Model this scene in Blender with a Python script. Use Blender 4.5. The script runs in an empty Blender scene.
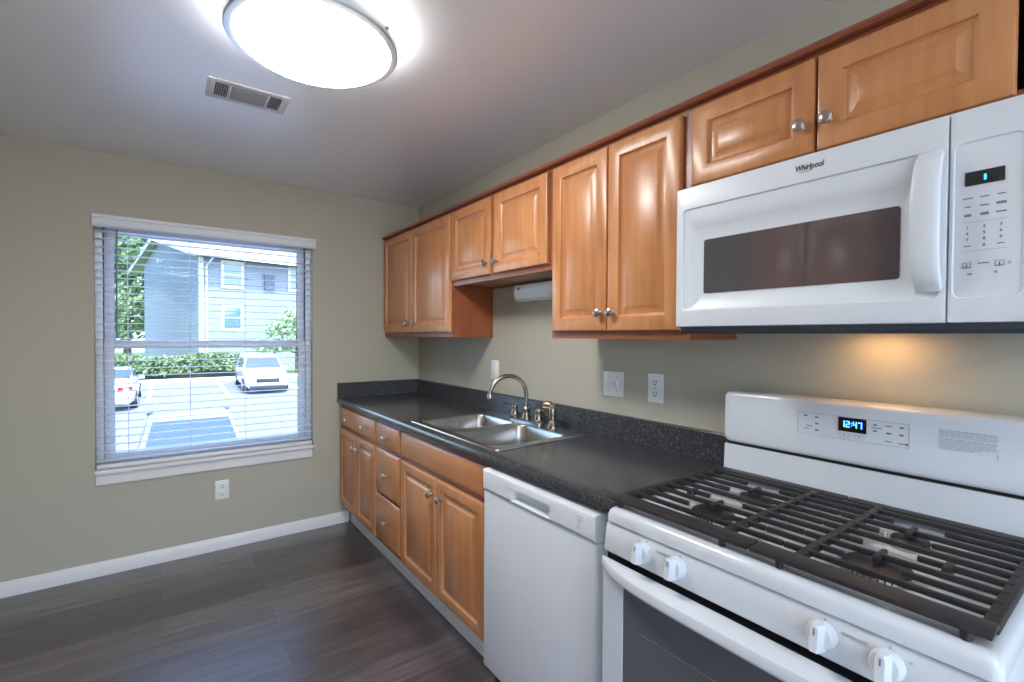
import bpy, bmesh, math, random
from mathutils import Vector, Matrix
random.seed(7)
S = bpy.context.scene
COL = S.collection
R = math.radians

# ------------------------------------------------------------------ camera, world, sun, exposure
cam_data = bpy.data.cameras.new('camera'); cam = bpy.data.objects.new('camera', cam_data); COL.objects.link(cam)
YAW, PITCH, ROLL = R(144.1154), R(-0.9754), R(0.316)
fwd = Vector((math.cos(YAW)*math.cos(PITCH), math.sin(YAW)*math.cos(PITCH), math.sin(PITCH)))
rt = Vector((math.sin(YAW), -math.cos(YAW), 0)); up = rt.cross(fwd)
rt2 = rt*math.cos(ROLL)+up*math.sin(ROLL); up2 = up*math.cos(ROLL)-rt*math.sin(ROLL)
m = Matrix((rt2, up2, -fwd)).transposed().to_4x4(); m.translation = Vector((3.541, -1.6343, 1.3737))
cam.matrix_world = m
cam_data.sensor_width = 36; cam_data.lens = 16.7244; cam_data.shift_y = 0.00307
cam_data.clip_start = 0.02; cam_data.clip_end = 300
S.camera = cam

S.view_settings.view_transform = 'Standard'; S.view_settings.look = 'None'
S.view_settings.gamma = 1; S.view_settings.exposure = 1.15; S.view_settings.use_curve_mapping = False

W = bpy.data.worlds.new('sky'); S.world = W; W.use_nodes = True
wn = W.node_tree.nodes; wl = W.node_tree.links
sky = wn.new('ShaderNodeTexSky'); sky.sky_type = 'NISHITA'; sky.sun_disc = False
sky.sun_elevation = R(55); sky.sun_rotation = R(60); sky.altitude = 100; sky.air_density = 1.0; sky.dust_density = 1.5
bgn = wn['Background']; bgn.inputs['Strength'].default_value = 0.5
tint = wn.new('ShaderNodeMix'); tint.data_type = 'RGBA'; tint.blend_type = 'MULTIPLY'; tint.inputs[0].default_value = 1.0
tint.inputs[7].default_value = (0.84, 0.97, 1.14, 1)
wl.new(sky.outputs[0], tint.inputs[6]); wl.new(tint.outputs[2], bgn.inputs['Color'])

sd = bpy.data.lights.new('sun', 'SUN'); sun = bpy.data.objects.new('sun', sd); COL.objects.link(sun)
sd.energy = 3.6; sd.angle = R(0.6); sd.color = (1.0, 0.98, 0.95)
sun.rotation_euler = Vector((-0.62, 0.04, -1.0)).to_track_quat('-Z', 'Y').to_euler(); sun.location = (5, 5, 20)

LAMP_COL = (1.0, 0.985, 0.965)
LAMP_STRENGTH = 20.5
COOKTOP_LAMP = 13.0

# ------------------------------------------------------------------ material helpers
def srgb(r, g, b):
    f = lambda c: (c/255/12.92) if c/255 <= 0.04045 else ((c/255+0.055)/1.055)**2.4
    return (f(r), f(g), f(b), 1)
def mat(name, col, rough=0.5, metal=0.0, spec=0.5, coat=0.0, emis=None, estr=0.0):
    m = bpy.data.materials.new(name); m.use_nodes = True
    b = m.node_tree.nodes['Principled BSDF']
    b.inputs['Base Color'].default_value = col; b.inputs['Roughness'].default_value = rough
    b.inputs['Metallic'].default_value = metal; b.inputs['Specular IOR Level'].default_value = spec
    b.inputs['Coat Weight'].default_value = coat; b.inputs['Coat Roughness'].default_value = 0.15
    if emis: b.inputs['Emission Color'].default_value = emis; b.inputs['Emission Strength'].default_value = estr
    return m
def nodes(m): return m.node_tree.nodes, m.node_tree.links, m.node_tree.nodes['Principled BSDF']
def mapping(m, scale, rot=(0,0,0), coord='Object'):
    n, l, b = nodes(m)
    tc = n.new('ShaderNodeTexCoord'); mp = n.new('ShaderNodeMapping')
    mp.inputs['Scale'].default_value = scale; mp.inputs['Rotation'].default_value = rot
    l.new(tc.outputs[coord], mp.inputs['Vector']); return mp
def noise(m, vec, scale, detail=4, rough=0.55):
    n, l, b = nodes(m); t = n.new('ShaderNodeTexNoise')
    t.inputs['Scale'].default_value = scale; t.inputs['Detail'].default_value = detail; t.inputs['Roughness'].default_value = rough
    l.new(vec.outputs['Vector'], t.inputs['Vector']); return t
def ramp(m, fac, stops):
    n, l, b = nodes(m); r = n.new('ShaderNodeValToRGB')
    while len(r.color_ramp.elements) < len(stops): r.color_ramp.elements.new(0.5)
    for e, (p, c) in zip(r.color_ramp.elements, stops): e.position = p; e.color = c
    l.new(fac, r.inputs['Fac']); return r
def bump(m, fac, strength, dist=0.002):
    n, l, b = nodes(m); u = n.new('ShaderNodeBump')
    u.inputs['Strength'].default_value = strength; u.inputs['Distance'].default_value = dist
    l.new(fac, u.inputs['Height']); l.new(u.outputs['Normal'], b.inputs['Normal']); return u

def wood(name, c0, c1, c2, along, rough=0.33):
    m = mat(name, c1, rough, coat=0.12)
    sc = {'z': (14, 14, 1.0), 'x': (1.0, 14, 14), 'y': (14, 1, 14)}[along]
    mp = mapping(m, sc); t = noise(m, mp, 2.2, 6, 0.6)
    mp2 = mapping(m, (1.6, 1.6, 1.6)); t2 = noise(m, mp2, 2.0, 2, 0.5)
    n, l, b = nodes(m)
    mx = n.new('ShaderNodeMix'); mx.data_type = 'FLOAT'; mx.inputs[0].default_value = 0.45
    l.new(t.outputs['Fac'], mx.inputs[2]); l.new(t2.outputs['Fac'], mx.inputs[3])
    r = ramp(m, mx.outputs[0], [(0.3, c0), (0.5, c1), (0.7, c2)])
    l.new(r.outputs['Color'], b.inputs['Base Color']); bump(m, t.outputs['Fac'], 0.05)
    return m

M = {}
M['wood'] = wood('maple_wood', srgb(171,108,65), srgb(193,131,82), srgb(208,149,97), 'z')
M['wood_h'] = wood('maple_wood_horizontal', srgb(171,108,65), srgb(193,131,82), srgb(208,149,97), 'x')
M['wood_frame'] = wood('maple_wood_frame', srgb(128,68,42), srgb(142,79,50), srgb(156,92,60), 'x', 0.4)
M['wood_side'] = wood('maple_wood_side', srgb(134,70,40), srgb(148,82,49), srgb(162,94,58), 'z', 0.4)
M['wood_under'] = wood('cabinet_underside', srgb(150,118,88), srgb(166,134,102), srgb(178,146,114), 'x', 0.6)

def wallmat(name, c, bs=0.06):
    m = mat(name, c, 0.75, spec=0.25); mp = mapping(m, (1,1,1)); t = noise(m, mp, 180, 3); bump(m, t.outputs['Fac'], bs, 0.0015)
    return m
M['wall'] = wallmat('taupe_wall_paint', srgb(181,177,161))
M['ceiling'] = wallmat('ceiling_paint', srgb(240,240,240), 0.12)
M['ceiling'].node_tree.nodes['Principled BSDF'].inputs['Roughness'].default_value = 0.36
M['ceiling'].node_tree.nodes['Principled BSDF'].inputs['Specular IOR Level'].default_value = 1.0
for mm_, w_, r_ in ((M['ceiling'], 1.0, 0.38),):
    b_ = mm_.node_tree.nodes['Principled BSDF']; b_.inputs['Coat Weight'].default_value = w_; b_.inputs['Coat Roughness'].default_value = r_; b_.inputs['Coat IOR'].default_value = 1.75
M['trim'] = mat('white_trim_paint', srgb(226,225,223), 0.4)
M['enamel'] = mat('white_enamel', srgb(212,216,219), 0.16, coat=0.25)
M['enamel_flat'] = mat('white_appliance_plastic', srgb(218,222,225), 0.33)
M['vinyl'] = mat('white_vinyl', srgb(226,231,238), 0.4)
M['slat'] = mat('blind_slat_white', srgb(222,226,232), 0.45)
M['plate'] = mat('wall_plate_plastic', srgb(228,230,230), 0.3)
M['slot'] = mat('dark_slot', srgb(50,45,44), 0.6)
M['black'] = mat('black_gap', srgb(12,12,14), 0.6)
M['iron'] = mat('cast_iron', srgb(44,43,44), 0.5, spec=0.4)
mp = mapping(M['iron'], (1,1,1)); bump(M['iron'], noise(M['iron'], mp, 400, 2).outputs['Fac'], 0.12, 0.001)
M['cap'] = mat('burner_cap_enamel', srgb(38,38,40), 0.38)
M['alu'] = mat('burner_aluminium', srgb(190,188,184), 0.35, 0.9)
M['nickel'] = mat('brushed_nickel', srgb(186,180,172), 0.28, 1.0)
M['bronze'] = mat('brushed_nickel_faucet', srgb(164,150,134), 0.26, 1.0)
M['steel'] = mat('stainless_steel', srgb(190,190,188), 0.27, 1.0)
mp = mapping(M['steel'], (4,120,4)); bump(M['steel'], noise(M['steel'], mp, 6, 3).outputs['Fac'], 0.04, 0.001)
M['mwglass'] = mat('microwave_glass', srgb(98,95,97), 0.035, 0.35, spec=0.9)
M['ovenglass'] = mat('oven_glass', srgb(96,98,102), 0.1, spec=0.6)
M['display'] = mat('display_black', srgb(14,15,18), 0.15)
M['mwdisplay'] = mat('display_grey', srgb(46,50,52), 0.15)
M['print'] = mat('grey_print', srgb(120,126,134), 0.6)
M['printdark'] = mat('dark_print', srgb(64,66,72), 0.6)
M['printfaint'] = mat('faint_print', srgb(172,178,186), 0.6)
M['led'] = mat('blue_led', srgb(20,80,255), 0.5, emis=(0.05,0.28,1,1), estr=2.6)
M['ledlight'] = mat('blue_led_light', srgb(20,140,255), 0.5, emis=(0.03,0.35,1,1), estr=1.6)
M['lamp'] = mat('lamp_diffuser', srgb(255,255,255), 0.5, emis=(*LAMP_COL,1), estr=LAMP_STRENGTH)
M['lampglow'] = mat('cooktop_lamp_lens', srgb(255,240,215), 0.5, emis=(1,0.55,0.22,1), estr=COOKTOP_LAMP)
M['rim'] = mat('light_rim_metal', srgb(196,202,208), 0.3, 0.6)
M['fixture'] = mat('fixture_white', srgb(226,230,232), 0.3)
M['louver'] = mat('vent_louver', srgb(150,152,155), 0.5)
M['ventframe'] = mat('vent_frame', srgb(222,222,222), 0.6)

# counter laminate with speckles
m = M['counter'] = mat('black_speckled_laminate', srgb(52,54,58), 0.2, spec=0.5)
mp = mapping(m, (1,1,1)); t = noise(m, mp, 260, 2, 0.5)
r = ramp(m, t.outputs['Fac'], [(0.0, srgb(48,49,52)), (0.6, srgb(60,61,64)), (0.70, srgb(136,137,138))])
n, l, b = nodes(m); l.new(r.outputs['Color'], b.inputs['Base Color'])
t2 = noise(m, mp, 90, 3); bump(m, t2.outputs['Fac'], 0.03, 0.0008)

# vinyl plank floor, planks run along y
m = M['floor'] = mat('dark_vinyl_plank', srgb(80,72,70), 0.3, spec=0.9, coat=0.5)
M['floor'].node_tree.nodes['Principled BSDF'].inputs['Coat Roughness'].default_value = 0.24
M['floor'].node_tree.nodes['Principled BSDF'].inputs['Coat IOR'].default_value = 1.6
n, l, b = nodes(m)
tc = n.new('ShaderNodeTexCoord'); sp = n.new('ShaderNodeSeparateXYZ'); cb = n.new('ShaderNodeCombineXYZ')
l.new(tc.outputs['Object'], sp.inputs[0]); l.new(sp.outputs['Y'], cb.inputs['X']); l.new(sp.outputs['X'], cb.inputs['Y'])
bk = n.new('ShaderNodeTexBrick'); bk.offset = 0.37; bk.offset_frequency = 2
bk.inputs['Scale'].default_value = 1; bk.inputs['Brick Width'].default_value = 1.22; bk.inputs['Row Height'].default_value = 0.178
bk.inputs['Mortar Size'].default_value = 0.0012; bk.inputs['Mortar Smooth'].default_value = 0.1; bk.inputs['Bias'].default_value = 0.0
bk.inputs['Color1'].default_value = (0,0,0,1); bk.inputs['Color2'].default_value = (1,1,1,1); bk.inputs['Mortar'].default_value = (0.2,0.2,0.2,1)
l.new(cb.outputs[0], bk.inputs['Vector'])
mpf = n.new('ShaderNodeMapping'); mpf.inputs['Scale'].default_value = (16, 1.1, 1)
addv = n.new('ShaderNodeVectorMath'); addv.operation = 'ADD'
sc_ = n.new('ShaderNodeVectorMath'); sc_.operation = 'SCALE'; sc_.inputs['Scale'].default_value = 7.0
l.new(bk.outputs['Color'], sc_.inputs[0]); l.new(tc.outputs['Object'], addv.inputs[0]); l.new(sc_.outputs[0], addv.inputs[1]); l.new(addv.outputs[0], mpf.inputs['Vector'])
gr = noise(m, mpf, 2.4, 7, 0.62)
mx = n.new('ShaderNodeMix'); mx.data_type = 'FLOAT'; mx.inputs[0].default_value = 0.28
l.new(gr.outputs['Fac'], mx.inputs[2]); l.new(bk.outputs['Color'], mx.inputs[3])
r = ramp(m, mx.outputs[0], [(0.22, srgb(52,47,47)), (0.46, srgb(78,72,71)), (0.62, srgb(100,94,92)), (0.8, srgb(130,123,120))])
mm = n.new('ShaderNodeMix'); mm.data_type = 'RGBA'; mm.blend_type = 'MIX'
l.new(bk.outputs['Fac'], mm.inputs[0]); l.new(r.outputs['Color'], mm.inputs[6]); mm.inputs[7].default_value = srgb(40,36,36)
l.new(mm.outputs[2], b.inputs['Base Color']); bump(m, gr.outputs['Fac'], 0.12, 0.001)

# glass that lets the light through
def glassmat(name, tint=(1,1,1,1), refl=0.06):
    m = bpy.data.materials.new(name); m.use_nodes = True; n = m.node_tree.nodes; l = m.node_tree.links
    n.remove(n['Principled BSDF']); o = n['Material Output']
    tr = n.new('ShaderNodeBsdfTransparent'); tr.inputs[0].default_value = tint
    gl = n.new('ShaderNodeBsdfGlossy'); gl.inputs['Roughness'].default_value = 0.02
    mi = n.new('ShaderNodeMixShader'); fr = n.new('ShaderNodeLayerWeight'); fr.inputs['Blend'].default_value = 0.25
    mu = n.new('ShaderNodeMath'); mu.operation = 'MULTIPLY'; mu.inputs[1].default_value = refl*3
    l.new(fr.outputs['Fresnel'], mu.inputs[0]); l.new(mu.outputs[0], mi.inputs[0])
    l.new(tr.outputs[0], mi.inputs[1]); l.new(gl.outputs[0], mi.inputs[2]); l.new(mi.outputs[0], o.inputs['Surface'])
    return m
M['glass'] = glassmat('window_glass')

# outdoor materials
m = M['asphalt'] = mat('asphalt', srgb(150,152,156), 0.9); mp = mapping(m, (1,1,1)); t = noise(m, mp, 6, 5)
r = ramp(m, t.outputs['Fac'], [(0.3, srgb(106,110,118)), (0.7, srgb(124,128,136))]); n,l,b = nodes(m); l.new(r.outputs['Color'], b.inputs['Base Color'])
M['concrete'] = mat('concrete_curb', srgb(214,214,212), 0.9)
M['paint'] = mat('white_road_paint', srgb(236,236,236), 0.7)
M['grass'] = mat('lawn_green', srgb(110,140,80), 0.9)
m = M['siding'] = mat('grey_lap_siding', srgb(166,174,184), 0.7)
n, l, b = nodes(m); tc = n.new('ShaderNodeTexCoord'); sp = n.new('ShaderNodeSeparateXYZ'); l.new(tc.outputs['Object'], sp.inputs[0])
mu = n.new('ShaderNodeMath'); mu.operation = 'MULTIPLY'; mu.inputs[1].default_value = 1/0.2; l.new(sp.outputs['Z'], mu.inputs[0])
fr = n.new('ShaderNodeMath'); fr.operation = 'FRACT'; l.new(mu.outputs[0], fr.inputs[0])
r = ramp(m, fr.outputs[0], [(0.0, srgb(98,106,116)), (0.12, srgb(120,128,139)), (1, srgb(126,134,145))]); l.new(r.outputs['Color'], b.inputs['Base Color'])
M['shingle'] = mat('pale_roof_shingle', srgb(170,167,164), 0.85)
M['whitetrim'] = mat('white_exterior_trim', srgb(206,208,211), 0.6)
M['extglass'] = mat('dark_exterior_glass', srgb(84,112,122), 0.08, spec=0.8)
M['ac'] = mat('grey_metal_box', srgb(72,84,100), 0.5)
def leafmat(name, a, b_, c):
    m = mat(name, b_, 0.6); mp = mapping(m, (1,1,1)); t = noise(m, mp, 3.0, 3)
    r = ramp(m, t.outputs['Fac'], [(0.3, a), (0.5, b_), (0.7, c)]); n,l,b = nodes(m); l.new(r.outputs['Color'], b.inputs['Base Color'])
    b.inputs['Transmission Weight'].default_value = 0.0
    return m
M['leaf'] = leafmat('green_leaf', srgb(66,98,60), srgb(98,130,84), srgb(136,160,116))
M['leafpale'] = leafmat('pale_blossom_leaf', srgb(96,130,76), srgb(150,176,126), srgb(196,208,176))
M['hedge'] = leafmat('hedge_leaf', srgb(62,88,52), srgb(98,122,78), srgb(134,152,110))
M['bark'] = mat('bark', srgb(96,80,66), 0.9)
M['carwhite'] = mat('white_car_paint', srgb(206,208,211), 0.2, coat=0.6)
M['carsilver'] = mat('pale_silver_car_paint', srgb(186,192,200), 0.22, 0.2, coat=0.6)
M['carglass'] = mat('car_glass', srgb(62,78,92), 0.05, spec=0.9)
M['tyre'] = mat('tyre_rubber', srgb(34,34,36), 0.8)
M['cargrille'] = mat('dark_car_plastic', srgb(40,44,50), 0.45)
M['headlight'] = mat('headlight_lens', srgb(196,206,214), 0.1, 0.3)
M['taillight'] = mat('taillight_red', srgb(170,36,44), 0.2)

# ------------------------------------------------------------------ mesh helpers
class MB:
    def __init__(s): s.v = []; s.f = []
    def add(s, vs, fs):
        o = len(s.v); s.v += [tuple(v) for v in vs]; s.f += [tuple(i+o for i in f) for f in fs]; return s
    def box(s, x0, x1, y0, y1, z0, z1, bev=0.0, seg=2):
        if bev > 0:
            bm = bmesh.new(); bmesh.ops.create_cube(bm, size=1)
            for v in bm.verts: v.co = ((x0+x1)/2+v.co.x*(x1-x0), (y0+y1)/2+v.co.y*(y1-y0), (z0+z1)/2+v.co.z*(z1-z0))
            bmesh.ops.bevel(bm, geom=bm.edges[:], offset=bev, segments=seg, profile=0.5, affect='EDGES')
            bm.verts.index_update(); s.add([v.co for v in bm.verts], [[v.index for v in f.verts] for f in bm.faces]); bm.free(); return s
        return s.add([(x0,y0,z0),(x1,y0,z0),(x1,y1,z0),(x0,y1,z0),(x0,y0,z1),(x1,y0,z1),(x1,y1,z1),(x0,y1,z1)],
                     [(0,3,2,1),(4,5,6,7),(0,1,5,4),(1,2,6,5),(2,3,7,6),(3,0,4,7)])
    def loft(s, loops, cap0=True, cap1=True, closed=True):
        o = len(s.v); k = len(loops[0])
        for L in loops: s.v += [tuple(p) for p in L]
        for i in range(len(loops)-1):
            for j in range(k if closed else k-1):
                j2 = (j+1) % k
                s.f.append((o+i*k+j, o+i*k+j2, o+(i+1)*k+j2, o+(i+1)*k+j))
        if cap0: s.f.append(tuple(o+j for j in reversed(range(k))))
        if cap1: s.f.append(tuple(o+(len(loops)-1)*k+j for j in range(k)))
        return s
    def tube(s, pts, rad, seg=12, caps=True):
        pts = [Vector(p) for p in pts]; n = len(pts)
        rads = rad if isinstance(rad, (list, tuple)) else [rad]*n
        t0 = (pts[1]-pts[0]).normalized(); u = t0.orthogonal().normalized(); loops = []
        for i, p in enumerate(pts):
            t = (pts[min(i+1,n-1)]-pts[max(i-1,0)]).normalized()
            u = (u - t*u.dot(t)).normalized(); w = t.cross(u)
            loops.append([p + (u*math.cos(a)+w*math.sin(a))*rads[i] for a in [2*math.pi*j/seg for j in range(seg)]])
        return s.loft(loops, caps, caps)
    def lathe(s, prof, origin, axis=(0,0,1), seg=32, caps=True):
        o = Vector(origin); ax = Vector(axis).normalized(); u = ax.orthogonal().normalized(); w = ax.cross(u)
        loops = [[o+ax*h+(u*math.cos(a)+w*math.sin(a))*max(r, 1e-4) for a in [2*math.pi*j/seg for j in range(seg)]] for r, h in prof]
        return s.loft(loops, caps, caps)
    def prism(s, poly, axis, a, b):      # poly: list of 2d points in the two other axes (cyclic order), extruded a..b
        def P(p, t): return {'x': (t,p[0],p[1]), 'y': (p[0],t,p[1]), 'z': (p[0],p[1],t)}[axis]
        return s.loft([[P(p,a) for p in poly], [P(p,b) for p in poly]])
    def build(s, name, material, parent=None, base=(0,0,0), smooth=True):
        me = bpy.data.meshes.new(name); b = Vector(base)
        me.from_pydata([Vector(v)-b for v in s.v], [], s.f); me.update()
        bm = bmesh.new(); bm.from_mesh(me); bmesh.ops.remove_doubles(bm, verts=bm.verts, dist=1e-6)
        bmesh.ops.recalc_face_normals(bm, faces=bm.faces); bm.to_mesh(me); bm.free()
        me.materials.append(material)
        if smooth: me.shade_smooth(); me.set_sharp_from_angle(angle=R(32))
        ob = bpy.data.objects.new(name, me); COL.objects.link(ob)
        if parent is not None: ob.parent = parent
        return ob

BASE = {}
def thing(name, label, cat, loc, group=None):
    o = bpy.data.objects.new(name, None); COL.objects.link(o); o.location = loc; o.empty_display_size = 0.05
    o['label'] = label; o['category'] = cat
    if group: o['group'] = group
    BASE[o.name] = Vector(loc); return o
def part(par, name, mb, material, label=None, smooth=True):
    root = par
    while root.parent is not None: root = root.parent
    b = BASE[root.name]
    o = mb.build(name, material, par, b, smooth)
    if label: o['label'] = label
    return o
def parts_each(par, name, boxes, material):
    for b in boxes: part(par, name, MB().box(*b), material)
def tag(o, label, cat, group=None):
    o['label'] = label; o['category'] = cat
    if group: o['group'] = group
    return o
def solo(name, mb, material, loc, label, cat, group=None):
    o = mb.build(name, material, None, loc); o.location = loc; return tag(o, label, cat, group)
def struct(name, mb, material, parent=None):
    o = mb.build(name, material, parent); o['kind'] = 'structure'; return o
def rect(x0, x1, z0, z1, y, off=0): return [(x0+off,y,z0+off),(x1-off,y,z0+off),(x1-off,y,z1-off),(x0+off,y,z1-off)]
def rrect(cx, cz, w, h, r, k=5):
    out = []
    for sx, sz, a0 in ((1,1,0),(-1,1,90),(-1,-1,180),(1,-1,270)):
        for i in range(k+1):
            a = R(a0+90*i/k); out.append((cx+sx*(w/2-r)+r*math.cos(a), cz+sz*(h/2-r)+r*math.sin(a)))
    return out
def text_obj(par, name, string, size, pos, material, squeeze=1.0, shear=0.0, bold=0.0):   # lettering lying on a face that looks toward -y
    c = bpy.data.curves.new(name, 'FONT'); c.body = string; c.size = size; c.extrude = 0.0004; c.shear = shear; c.offset = bold
    c.align_x = 'CENTER'; c.align_y = 'CENTER'
    t = bpy.data.objects.new('tmp', c); COL.objects.link(t)
    bpy.context.view_layer.update(); dg = bpy.context.evaluated_depsgraph_get()
    me = bpy.data.meshes.new_from_object(t.evaluated_get(dg)); bpy.data.objects.remove(t); bpy.data.curves.remove(c)
    root = par
    while root.parent is not None: root = root.parent
    b = BASE[root.name]
    for v in me.vertices: v.co = Vector((pos[0]+v.co.x*squeeze, pos[1]-v.co.z, pos[2]+v.co.y)) - b
    me.name = name; me.materials.clear(); me.materials.append(material)
    o = bpy.data.objects.new(name, me); COL.objects.link(o); o.parent = par; return o

ZC = 2.395     # ceiling height
XB = 6.3       # back wall
YL = -2.85     # left wall

# ------------------------------------------------------------------ the room
struct('floor', MB().box(-0.0, XB, YL, 0, -0.06, 0), M['floor'])
struct('ceiling', MB().box(-0.2, XB+0.15, YL-0.15, 0.15, ZC, ZC+0.15), M['ceiling'])
WY0, WY1, WZ0, WZ1 = -1.971, -0.806, 0.60, 2.03     # window opening
mb = MB()
mb.box(-0.16, 0, YL, WY0, 0, ZC).box(-0.16, 0, WY1, 0, 0, ZC).box(-0.16, 0, WY0, WY1, 0, WZ0).box(-0.16, 0, WY0, WY1, WZ1, ZC)
struct('wall_far', mb, M['wall'])
struct('wall_right', MB().box(-0.16, XB+0.15, 0, 0.15, 0, ZC), M['wall'])
LX0, LX1, LZ0, LZ1 = 4.5, 5.5, 0.03, 2.2
struct('wall_left', MB().box(-0.16, LX0, YL-0.15, YL, 0, ZC).box(LX1, XB+0.15, YL-0.15, YL, 0, ZC).box(LX0, LX1, YL-0.15, YL, 0, LZ0).box(LX0, LX1, YL-0.15, YL, LZ1, ZC), M['wall'])
mb = MB()
BY0, BY1, BZ0, BZ1 = -2.65, -0.2, 0.03, 2.2
mb.box(XB, XB+0.15, YL, BY0, 0, ZC).box(XB, XB+0.15, BY1, 0, 0, ZC).box(XB, XB+0.15, BY0, BY1, 0, BZ0).box(XB, XB+0.15, BY0, BY1, BZ1, ZC)
struct('wall_back', mb, M['wall'])
prof = lambda d: [(0,0),(d,0),(d,0.05),(d*0.75,0.062),(d*0.45,0.072),(0.004,0.078),(0,0.078)]
struct('baseboard_far', MB().prism([(p[0], p[1]) for p in prof(0.016)], 'y', YL, -0.56), M['trim'])
# toe board below the base cabinets
struct('trim_1', MB().prism([(-0.53,0),(-0.548,0),(-0.548,0.1),(-0.545,0.11),(-0.53,0.11)], 'x', 0.017, 1.995), M['trim'])

# window 1 : vinyl single hung
def frame_mb(mb, x0, x1, y0, y1, z0, z1, t, tb=None):
    tb = tb or t
    mb.box(x0,x1,y0,y0+t,z0,z1,0.003).box(x0,x1,y1-t,y1,z0,z1,0.003).box(x0,x1,y0+t,y1-t,z0,z0+tb,0.003).box(x0,x1,y0+t,y1-t,z1-t,z1,0.003); return mb
w1 = struct('window_1', frame_mb(MB(), -0.15, -0.062, WY0, WY1, WZ0, WZ1, 0.035), M['vinyl'])
struct('upper_sash', frame_mb(MB(), -0.125, -0.095, WY0+0.037, WY1-0.037, 1.29, WZ1-0.03, 0.046), M['vinyl'], w1)
struct('lower_sash', frame_mb(MB(), -0.093, -0.066, WY0+0.037, WY1-0.037, WZ0+0.034, 1.333, 0.046, 0.04), M['vinyl'], w1)
struct('upper_pane', MB().box(-0.112,-0.108, WY0+0.08, WY1-0.08, 1.334, WZ1-0.072), M['glass'], w1)
struct('lower_pane', MB().box(-0.082,-0.078, WY0+0.081, WY1-0.081, WZ0+0.072, 1.288), M['glass'], w1)
struct('sash_lock', MB().box(-0.066,-0.056,-1.42,-1.36,1.30,1.322,0.003), M['vinyl'], w1)
mb = MB().prism([(-0.062,0.577),(0.028,0.577),(0.034,0.583),(0.034,0.595),(0.028,0.601),(-0.062,0.601)], 'y', -1.970, -0.804)
struct('trim_2', mb, M['trim'])
struct('trim_3', MB().prism([(0.0,0.512),(0.010,0.512),(0.015,0.52),(0.015,0.577),(0,0.577)], 'y', -1.967, -0.815), M['trim'])
# glazed opening added unseen behind the camera to let in fill daylight
w2 = struct('fill_opening_back', frame_mb(MB(), XB+0.02, XB+0.1, BY0, BY1, BZ0, BZ1, 0.06).box(XB+0.03, XB+0.09, -1.54, -1.46, BZ0+0.06, BZ1-0.06), M['vinyl'])
struct('fill_pane_back', MB().box(XB+0.058, XB+0.062, BY0+0.06, -1.54, BZ0+0.06, BZ1-0.06), M['glass'], w2)
struct('fill_pane_back', MB().box(XB+0.058, XB+0.062, -1.46, BY1-0.06, BZ0+0.06, BZ1-0.06), M['glass'], w2)

# made-up glazed opening in the left wall, out of view, for extra daylight
def yframe(mb, y0, y1, x0, x1, z0, z1, t):
    return mb.box(x0,x0+t,y0,y1,z0,z1,0.003).box(x1-t,x1,y0,y1,z0,z1,0.003).box(x0+t,x1-t,y0,y1,z0,z0+t,0.003).box(x0+t,x1-t,y0,y1,z1-t,z1,0.003)
w3 = struct('fill_opening_left', yframe(MB(), YL-0.1, YL-0.02, LX0, LX1, LZ0, LZ1, 0.06).box((LX0+LX1)/2-0.04,(LX0+LX1)/2+0.04,YL-0.09,YL-0.03,LZ0+0.06,LZ1-0.06), M['vinyl'])
struct('fill_pane_left', MB().box(LX0+0.06,(LX0+LX1)/2-0.04,YL-0.062,YL-0.058,LZ0+0.06,LZ1-0.06), M['glass'], w3)
struct('fill_pane_left', MB().box((LX0+LX1)/2+0.04,LX1-0.06,YL-0.062,YL-0.058,LZ0+0.06,LZ1-0.06), M['glass'], w3)

# ------------------------------------------------------------------ window blind
bl = thing('window_blind', 'white horizontal slat blind, lowered and open over the window', 'window blind', (0.0, -1.39, 0.60))
part(bl, 'valance', MB().prism([(0.001,1.974),(0.022,1.974),(0.030,1.982),(0.024,1.991),(0.024,2.020),(0.031,2.028),(0.031,2.042),(0.001,2.042)], 'y', -1.974, -0.79), M['slat'])
part(bl, 'headrail', MB().box(-0.05, 0.0, -1.965, -0.812, 1.985, 2.028, 0.003), M['slat'])
mb = MB(); z = 0.648
while z < 1.98:
    mb.prism([(-0.0545,z-0.0016),(-0.03,z+0.0004),(-0.004,z-0.0012),(-0.004,z+0.0008),(-0.03,z+0.0024),(-0.0545,z+0.0004)], 'y', -1.966, -0.811); z += 0.0437
part(bl, 'slats', mb, M['slat'])
part(bl, 'bottom_rail', MB().box(-0.056, -0.002, -1.966, -0.811, 0.604, 0.628, 0.004), M['slat'])
for yy in (-1.823, -1.522, -1.221):
    mb = MB(); 
    for xx in (-0.0555, -0.0025): mb.tube([(xx,yy,0.625),(xx,yy,1.99)], 0.0011, 6)
    part(bl, 'ladder_cord', mb, M['slat'])
part(bl, 'tilt_wand', MB().tube([(0.012,-1.868,1.965),(0.012,-1.870,1.35)], 0.0045, 8), mat('wand_plastic', srgb(112,116,134), 0.3), 'thin grey tilt wand')

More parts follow.
